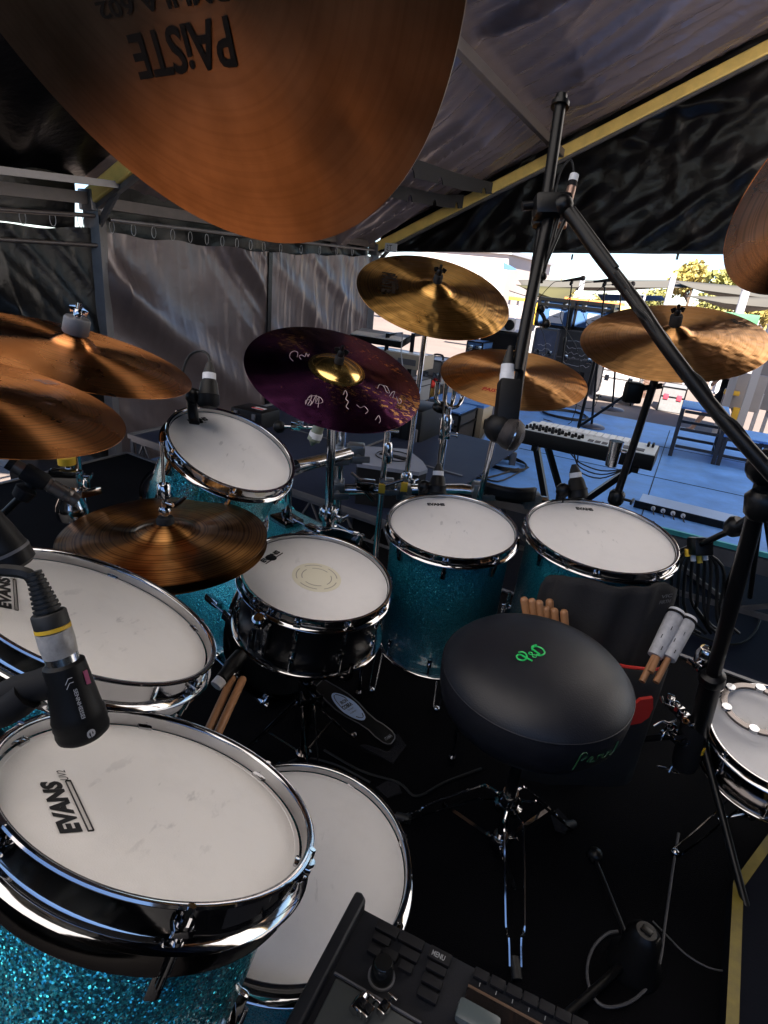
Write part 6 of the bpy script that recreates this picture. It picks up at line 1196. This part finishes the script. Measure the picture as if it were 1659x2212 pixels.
# silver cases, orange vest bits
c, w, h = ubx(912, 878, 952, 826, Yd=8.6); t, M = crate('equipment_case', 'lower silver equipment case left of the small copper cymbal', 'case', c, w, .5, h, LIGHTG, lid=.5)
c, w, h = ubx(900+8, 826, 950, 774, Yd=8.62); t, M = crate('equipment_case', 'upper silver equipment case with a carry handle on its lid', 'case', c, w, .5, h, LIGHTG, lid=.35); mb = MB(); mb.tube([M@Vector((w*.25, .2, h)), M@Vector((w*.3, .2, h+.06)), M@Vector((w*.7, .2, h+.06)), M@Vector((w*.75, .2, h))], .014); mb.build('handle', BLK_M, t, True)
rg = thing('draped_cloth', 'red and yellow cloth hung over the silver cases', 'cloth', Y(935, 850, 8.5)); mb = MB(); a = Y(926, 828, 8.5)
mb.grid(lambda u, v: a+U3*(.16*u+.02*math.sin(v*5))-D3*(.01+.02*math.sin(u*9+v*3))-ZV*(.26*v), 10, 10); o = mb.build('sheet', mat('yellow_cloth', (.75, .50, .15), 0, .8), rg, True); o.modifiers.new('s', 'SOLIDIFY').thickness = .01
mb = MB(); mb.ball(a+U3*.05-D3*.03, .06, 12); mb.build('red_bundle', RED, rg, True)
# keyboards on a two tier stand
kbz = 7.6
def slabkey(label, name, pl, pr, thick, dep, Yd, m, panel, keys=True, pitch=.0):
    a = Y(*pl, Yd); w = (PL(*pr, a, D3)-a).dot(U3); M = UF(a)@Matrix.Rotation(pitch, 4, 'X'); t = thing(name, label, 'keyboard', M)
    MB().rbox(w, dep, thick, .012, M, (w/2, dep/2, -thick/2)).build('case', m, t, True); MB().box(w*.97, dep*.40, .004, M, (w/2, dep*.74, .002)).build('panel', panel, t, True)
    if keys:
        for i in range(18): MB().box(w*.97/18-.006, dep*.45, .012, M, (w*(.015+.97*(i+.5)/18), dep*.26, .006)).build('white_key', bpy.data.materials['ivory_key'], t, True)
    return t, M, w
t, M, w = slabkey('cream keyboard on the lower tier near the tent corner', 'keyboard', (798, 752), (915, 768), .17, .35, kbz, CREAM, LIGHTG)
mb = MB(); text_on(mb, 'Roland', M@Vector((w*.30, -.004, -.13)), U3*.26, ZV*.07, -D3*.004, .01); mb.build('maker_print', GREY_P, t, True)
MB().box(.24, .01, .07, M, (w*.72, -.004, -.09)).build('rear_sockets', GREY_P, t, True)
t, M, w = slabkey('dark slim keyboard tilted on the upper tier near the tent corner', 'keyboard', (755, 722), (868, 718), .08, .32, kbz+.1, BLK_P, mat('silver_panel', (.40, .42, .46), .3, .4), pitch=.22)
ks = thing('keyboard_stand', 'black two tier column stand holding the cream and dark keyboards', 'stand', Vector((Y(840, 760, kbz).x, kbz, GZ))); mb = MB()
for px in (838, 893):
    p = Y(px, 720, kbz-.06); mb.bar(Vector((p.x, p.y, p.z)), Vector((p.x, p.y, GZ)), .06, .05); mb.bar(p-ZV*.02, p-ZV*.02+D3*.4, .03, .04); mb.bar(Vector((p.x, p.y, p.z-.36)), Vector((p.x, p.y, p.z-.36))+D3*.4, .03, .04); mb.bar(Vector((p.x, p.y-.25, GZ+.03)), Vector((p.x, p.y+.35, GZ+.03)), .04, .04)
mb.bar(Y(838, 850, kbz), Y(893, 855, kbz), .04, .04); mb.build('frame', BLK_M, ks, True)
for (x, y, s, m_, lab) in ((848, 800, .35, CASE_B, 'dark amplifier box under the two keyboards'), (880, 835, .30, LIGHTG, 'pale box under the right end of the keyboards'), (815, 838, .42, CASE_B, 'black box left below the keyboards')):
    c, w, h = ubx(x-18, y+28, x+22, y-20, Yd=8.0+.2*s); crate('equipment_box', lab, 'box', c, w, .4, h, m_, BLK_M, bt=.006)
# black cart with a white topped speaker
c, w, h = ubx(1030, 800, 1105, 712, Yd=9.4); t, M = crate('equipment_cart', 'black draped cart with folded cloth on top, beyond the small copper cymbal', 'cart', c, w, .7, h, BLK_MATTE, BLK_M, lid=.5)
MB().grid(lambda u, v: M@Vector((w*(.05+.9*u), .1+.5*v, h+.03+.03*math.sin(u*7+v*4)*math.sin(v*3))), 20, 10).build('folded_cloth', WHITE, t, True)
c, w, h = ubx(1068, 712, 1112, 684, Yd=9.5); t = thing('small_speaker', 'white fronted speaker with a round black cone on the black cart', 'speaker', UF(c)); MB().rbox(w, .3, h, .01, UF(c), (w/2, .15, h/2)).build('cabinet', PAPER, t, True); mb = MB(); cc3 = UF(c)@Vector((w*.72, -.01, h*.5)); mb.prof(cc3, cc3-D3*.02, [(0, h*.40), (.5, h*.42), (1, h*.30)], 24); mb.build('cone', BLK_P, t, True)
c, w, h = ubx(1003, 790, 1036, 735, Yd=9.0); t, M = crate('equipment_box', 'blue and black gear box with a round silver fan behind the golden cymbal stand', 'box', c, w, .5, h, BLUE_F, BLK_M, bt=.01); mb = MB(); q = M@Vector((w*.7, -.03, h*.45)); mb.prof(q, q-D3*.04, [(0, .10), (.5, .11), (1, .09)], 20); mb.build('round_fan', BLK_P, t, True); MB().ball(q-D3*.04, .035, 12).build('fan_hub', CHROME, t, True)
# small black case on the side riser behind the blue tom
c = Y(498, 905, 3.9); M = UF(c); t = thing('hard_case', 'small black hard case with a red and white label behind the smallest blue tom', 'case', M)
w = .26; MB().rbox(w, .2, .11, .012, M, (w/2, .1, .03)).build('shell', BLK_P, t, True); MB().box(.09, .055, .002, M, (.16, .10, .087)).build('white_label', WHITE, t, True); MB().box(.09, .022, .0022, M, (.16, .085, .0885)).build('red_label', RED, t, True)
for k in (.05, .2): MB().rbox(.03, .012, .04, .004, M, (k, -.006, .05)).build('latch', GREY_P, t, True)
# microphone and rods hanging below the purple cymbal
t = thing('microphone', 'grey and white microphone pointing down below the purple cymbal', 'microphone', Y(678, 950, 2.1), 'drum microphones')
MB().prof(Y(690, 918, 2.1), Y(673, 962, 2.1), [(0, .020), (.55, .022), (.56, .024), (.75, .024), (.76, .018), (1, .005)], 20).build('body', mat('khaki_metal', (.22, .24, .18), .4, .45), t, True); MB().prof(Y(684, 934, 2.1), Y(680, 946, 2.1), [(0, .0245), (1, .0245)], 20).build('white_band', WHITE, t, True)
t = thing('stand_fitting', 'chrome cross arm with a round knob left of the purple cymbal', 'clamp', Y(618, 922, 2.2)); mb = MB(); mb.cyl(Y(606, 921, 2.2), Y(720, 925, 2.2), .007); chrome_clamp(mb, Y(640, 919, 2.2), .018); chrome_clamp(mb, Y(650, 915, 2.2), .014, (0, -.8, 0)); mb.build('arm', CHROME, t, True); MB().ball(Y(603, 922, 2.2), .024, 14).build('knob', BLK_P, t, True)
# clear round shield between riser and tom, and small shield left
GLS = mat('clear_plastic', (.9, .92, .95), 0, .05); GLS.node_tree.nodes['Principled BSDF'].inputs['Alpha'].default_value = .10
# ================================================================== OUTSIDE
LEAF = [mat('leaves_a', (.25, .24, .07), 0, .6, var=(.8, .6)), mat('leaves_b', (.42, .34, .10), 0, .6, var=(.8, .6))]; BARK = mat('bark', (.10, .07, .05), 0, .9)
def tree(label, px, top, wid, Yd, m, n=1500, group='trees beyond the fence'):
    b = Y(px, 660, Yd); b.z = GZ; t = thing('tree', label, 'tree', b, group); H = (Y(px, top, Yd).z-GZ)*1.10; R = wid/FPX*Yd*.56; rnd = random.Random(int(px)); mb = MB()
    mb.cyl(b, b+ZV*H*.45, .16, .10, 8)
    cl = []
    for i in range(9):
        a = rnd.uniform(0, 6.28); rr = R*.6*math.sqrt(rnd.random()); z = H*rnd.uniform(.45, .86); c = b+Vector((rr*math.cos(a), rr*math.sin(a), z)); cl.append((c, R*rnd.uniform(.38, .6))); mb.tube([b+ZV*H*.38, b.lerp(c, .6)+ZV*H*.15, c], [.08, .07, .06, .05, .04, .03, .02], 5, 3)
    mb.build('trunk', BARK, t, True); mb = MB(); s = R*.10
    for i in range(n):
        c, r = cl[rnd.randrange(9)]; d = Vector((rnd.gauss(0, 1), rnd.gauss(0, 1), rnd.gauss(0, .8))).normalized()*r*rnd.uniform(.55, 1.1); p = c+d; q = Vector((rnd.gauss(0, 1), rnd.gauss(0, 1), rnd.gauss(0, 1))).normalized(); u = q.orthogonal().normalized()*s*rnd.uniform(.6, 1.3); v = q.cross(u).normalized()*s*rnd.uniform(.4, 1)
        mb.add([p-u, p-v, p+u, p+v], [(0, 1, 2, 3)], False)
    mb.build('crown', m, t, True)
tree('tall rounded tree, highest one, right of the thick boom arm', 1484, 566, 84, 55, LEAF[1], 2600)
tree('broad tree right of the tallest one, by the picture edge', 1555, 592, 90, 50, LEAF[0], 2200)
tree('lower tree peeping out left of the tallest one', 1410, 628, 60, 48, LEAF[0], 1200)
tree('small round tree just above the left vocal microphone', 1215, 598, 46, 60, LEAF[1], 900)
tree('thin tree to the left of the drop pole', 1163, 592, 30, 62, LEAF[0], 600)
tree('bushy tree behind the sails near the right edge', 1625, 632, 100, 44, LEAF[1], 1500)
tree('low bush left of the middle sail pole', 1300, 645, 60, 40, LEAF[0], 900)
tree('low bush right of the middle sail pole', 1530, 640, 70, 38, LEAF[0], 1100)
SAIL = mat('grey_sail_cloth', (.08, .075, .065), 0, .8); SAILB = mat('blue_sail_cloth', (.06, .14, .30), 0, .8)
def sail(label, px, Yds, m=SAIL, sagz=.25):
    P = [Y(x, y, d) for (x, y), d in zip(px, Yds)]
    t = thing('shade_sail', label, 'shade sail', P[0], 'shade sails outside'); mb = MB()
    def fn(u, v): a = P[0].lerp(P[1], u); b = P[-1].lerp(P[2], u); return a.lerp(b, v)-ZV*sagz*math.sin(math.pi*u)*math.sin(math.pi*v)
    mb.grid(fn, 16, 10); o = mb.build('cloth', m, t, True); o.modifiers.new('s', 'SOLIDIFY').thickness = .02; return t
sail('long grey sail stretched low above the vocal microphones', [(1120, 606), (1450, 606), (1500, 622), (1130, 620)], (28, 26, 22, 24))
sail('olive brown sail hanging down behind the left vocal microphone', [(1115, 616), (1245, 624), (1215, 652), (1150, 628)], (22, 22, 20, 20), mat('olive_sail', (.06, .055, .02), 0, .8))
sail('grey sail running to the right picture edge', [(1450, 606), (1700, 628), (1700, 650), (1500, 625)], (24, 22, 18, 20))
sail('lower grey sail below the right trees', [(1480, 640), (1700, 645), (1700, 668), (1560, 655)], (20, 18, 16, 17))
sail('small blue pointed sail at the pale building', [(1088, 566), (1110, 578), (1118, 584), (1088, 582)], (24, 24, 24, 24), SAILB, .05)
sail('blue sail strip between the grey ones', [(1290, 636), (1430, 640), (1440, 650), (1300, 650)], (26, 26, 24, 24), SAILB, .1)
POLE = mat('white_pole', (.40, .40, .43), 0, .5)
for lab, top, bot, Yd, r in (('left pole, between the first two vocal microphones', (1263, 584), (1250, 650), 22, .09), ('pole under the tallest tree', (1455, 598), (1440, 668), 20, .09), ('pole near the right edge under the broad tree', (1612, 626), (1590, 690), 16, .10), ('thinnest pole, right of the middle vocal microphone', (1393, 640), (1386, 672), 22, .04)):
    a = Y(*top, Yd); t = thing('sail_pole', 'white sail '+lab, 'pole', Vector((a.x, a.y, GZ)), 'white poles holding the sails'); mb = MB(); mb.cyl(Vector((a.x, a.y, GZ)), a, r, n=12); mb.rbox(r*3, r*3, .04, .01, Matrix.Translation((a.x, a.y, GZ+.02))); mb.ball(a, r*1.1, 10); mb.build('pole', POLE, t, True)
# string of bulbs
a, b = Y(1100, 628, 21), Y(1290, 634, 21); t = thing('light_string', 'string of unlit white bulbs hanging under the long grey sail', 'string lights', a); pts = [a.lerp(b, i/12)-ZV*.25*math.sin(math.pi*i/12) for i in range(13)]; MB().tube(pts, .012, 5, 1).build('wire', BLK_M, t, True)
for p in pts[1:-1]: MB().ball(p-ZV*.09, .06, 8).build('bulb', POLE, t, True)
# pale building
BW = mat('pale_render', (.58, .50, .47), 0, .8, var=(.5, .85))
c = Y(900, 650, 30); t = thing('pale_building', 'large pale pink building behind the golden cymbal', 'building', Vector((c.x, c.y, GZ))); M = UF(Vector((c.x, c.y, GZ))); w = (PL(1086, 640, c, D3)-c).dot(U3); h = Y(1080, 552, 30).z-GZ
MB().box(w, 8, h, M, (w/2, 4, h/2)).build('wall', BW, t, True); MB().box(w+.3, 8.3, .15, M, (w/2, 4, h+.075)).build('roof', POLE, t, True)
for i in range(3): MB().box(1.0, .05, 1.1, M, (w-1.5-2.4*i, -.03, 1.9)).build('window', CASE_G, t, True)
MB().box(1.1, .05, 2.0, M, (w-3.0, -.03, 1.0)).build('door', CASE_G, t, True)
# barriers, awnings and boards
def board(label, xl, yb, xr, yt, Yd, m, name='barrier_board', d=.12, cat='barrier', group=None, feet=True):
    c, w, h = ubx(xl, yb, xr, yt, Yd=Yd); t = thing(name, label, cat, UF(c), group); M = UF(c); MB().rbox(w, d, h, .01, M, (w/2, d/2, h/2)).build('panel', m, t, True)
    if feet:
        mb = MB(); n = max(2, int(w/1.5))
        for i in range(n+1): mb.box(.05, .05, c.z-GZ+h*.5, M, (w*i/n, d+.03, (h*.5-(c.z-GZ))/2))
        mb.build('posts', POLE, t, True)
    return t
YB = mat('yellow_banner', (.72, .42, .04), 0, .6); OB = mat('orange_banner', (.70, .22, .05), 0, .6); WB = mat('white_board', (.34, .32, .33), 0, .7, var=(3, .8))
board('yellow banner left of the drop pole', 1098, 647, 1136, 640, 19, YB); board('orange banner above the blue fronted cases', 1218, 652, 1350, 641, 18, OB)
board('yellow banner low behind the right blue fronted case', 1320, 702, 1352, 676, 14, YB); board('yellow strip just left of the blue fronted cases', 1143, 700, 1156, 652, 13, YB)
board('pale yellow banner behind the top of the thick boom arm', 1300, 668, 1445, 656, 17, mat('pale_yellow', (.72, .60, .22), 0, .7)); board('green hoarding under the broad tree', 1515, 690, 1640, 668, 15, mat('green_hoarding', (.08, .25, .13), 0, .7, var=(2, .6)))
board('long white hoarding in the middle distance', 1095, 680, 1640, 660, 20, WB)
board('white boarded fence panel at the right, below the wide cymbal', 1560, 880, 1640, 800, 8.6, WB, 'hoarding', cat='fence'); board('yellow sign panel on the white fence at the right', 1563, 851, 1598, 842, 8.5, YB, feet=False, name='sign_panel', cat='sign'); board('square yellow board low on the white fence', 1577, 905, 1606, 880, 8.4, YB, feet=False, name='sign_panel', cat='sign')
for lab, x, xb, Yd in (('left of two white uprights at the right picture edge', 1622, 1596, 8.2), ('right of two white uprights at the right picture edge', 1668, 1640, 7.9)):
    a = Y(x, 700, Yd); t = thing('fence_upright', 'white post, '+lab, 'post', Vector((a.x, a.y, GZ)), 'white uprights at the right'); M = UF(Vector((a.x, a.y, GZ))); MB().box(.09, .09, a.z-GZ, M, (0, 0, (a.z-GZ)/2)).build('post', POLE, t, True); MB().box(.14, .14, .03, M, (0, 0, .015)).build('foot', ALU, t, True)
board('pale slatted hoarding right of the white uprights', 1612, 880, 1720, 700, 9.2, WB, 'hoarding', cat='fence')
board('low white wall beyond the sunny ground', 960, 725, 1650, 700, 22, WB, 'low_wall', cat='wall', feet=False)
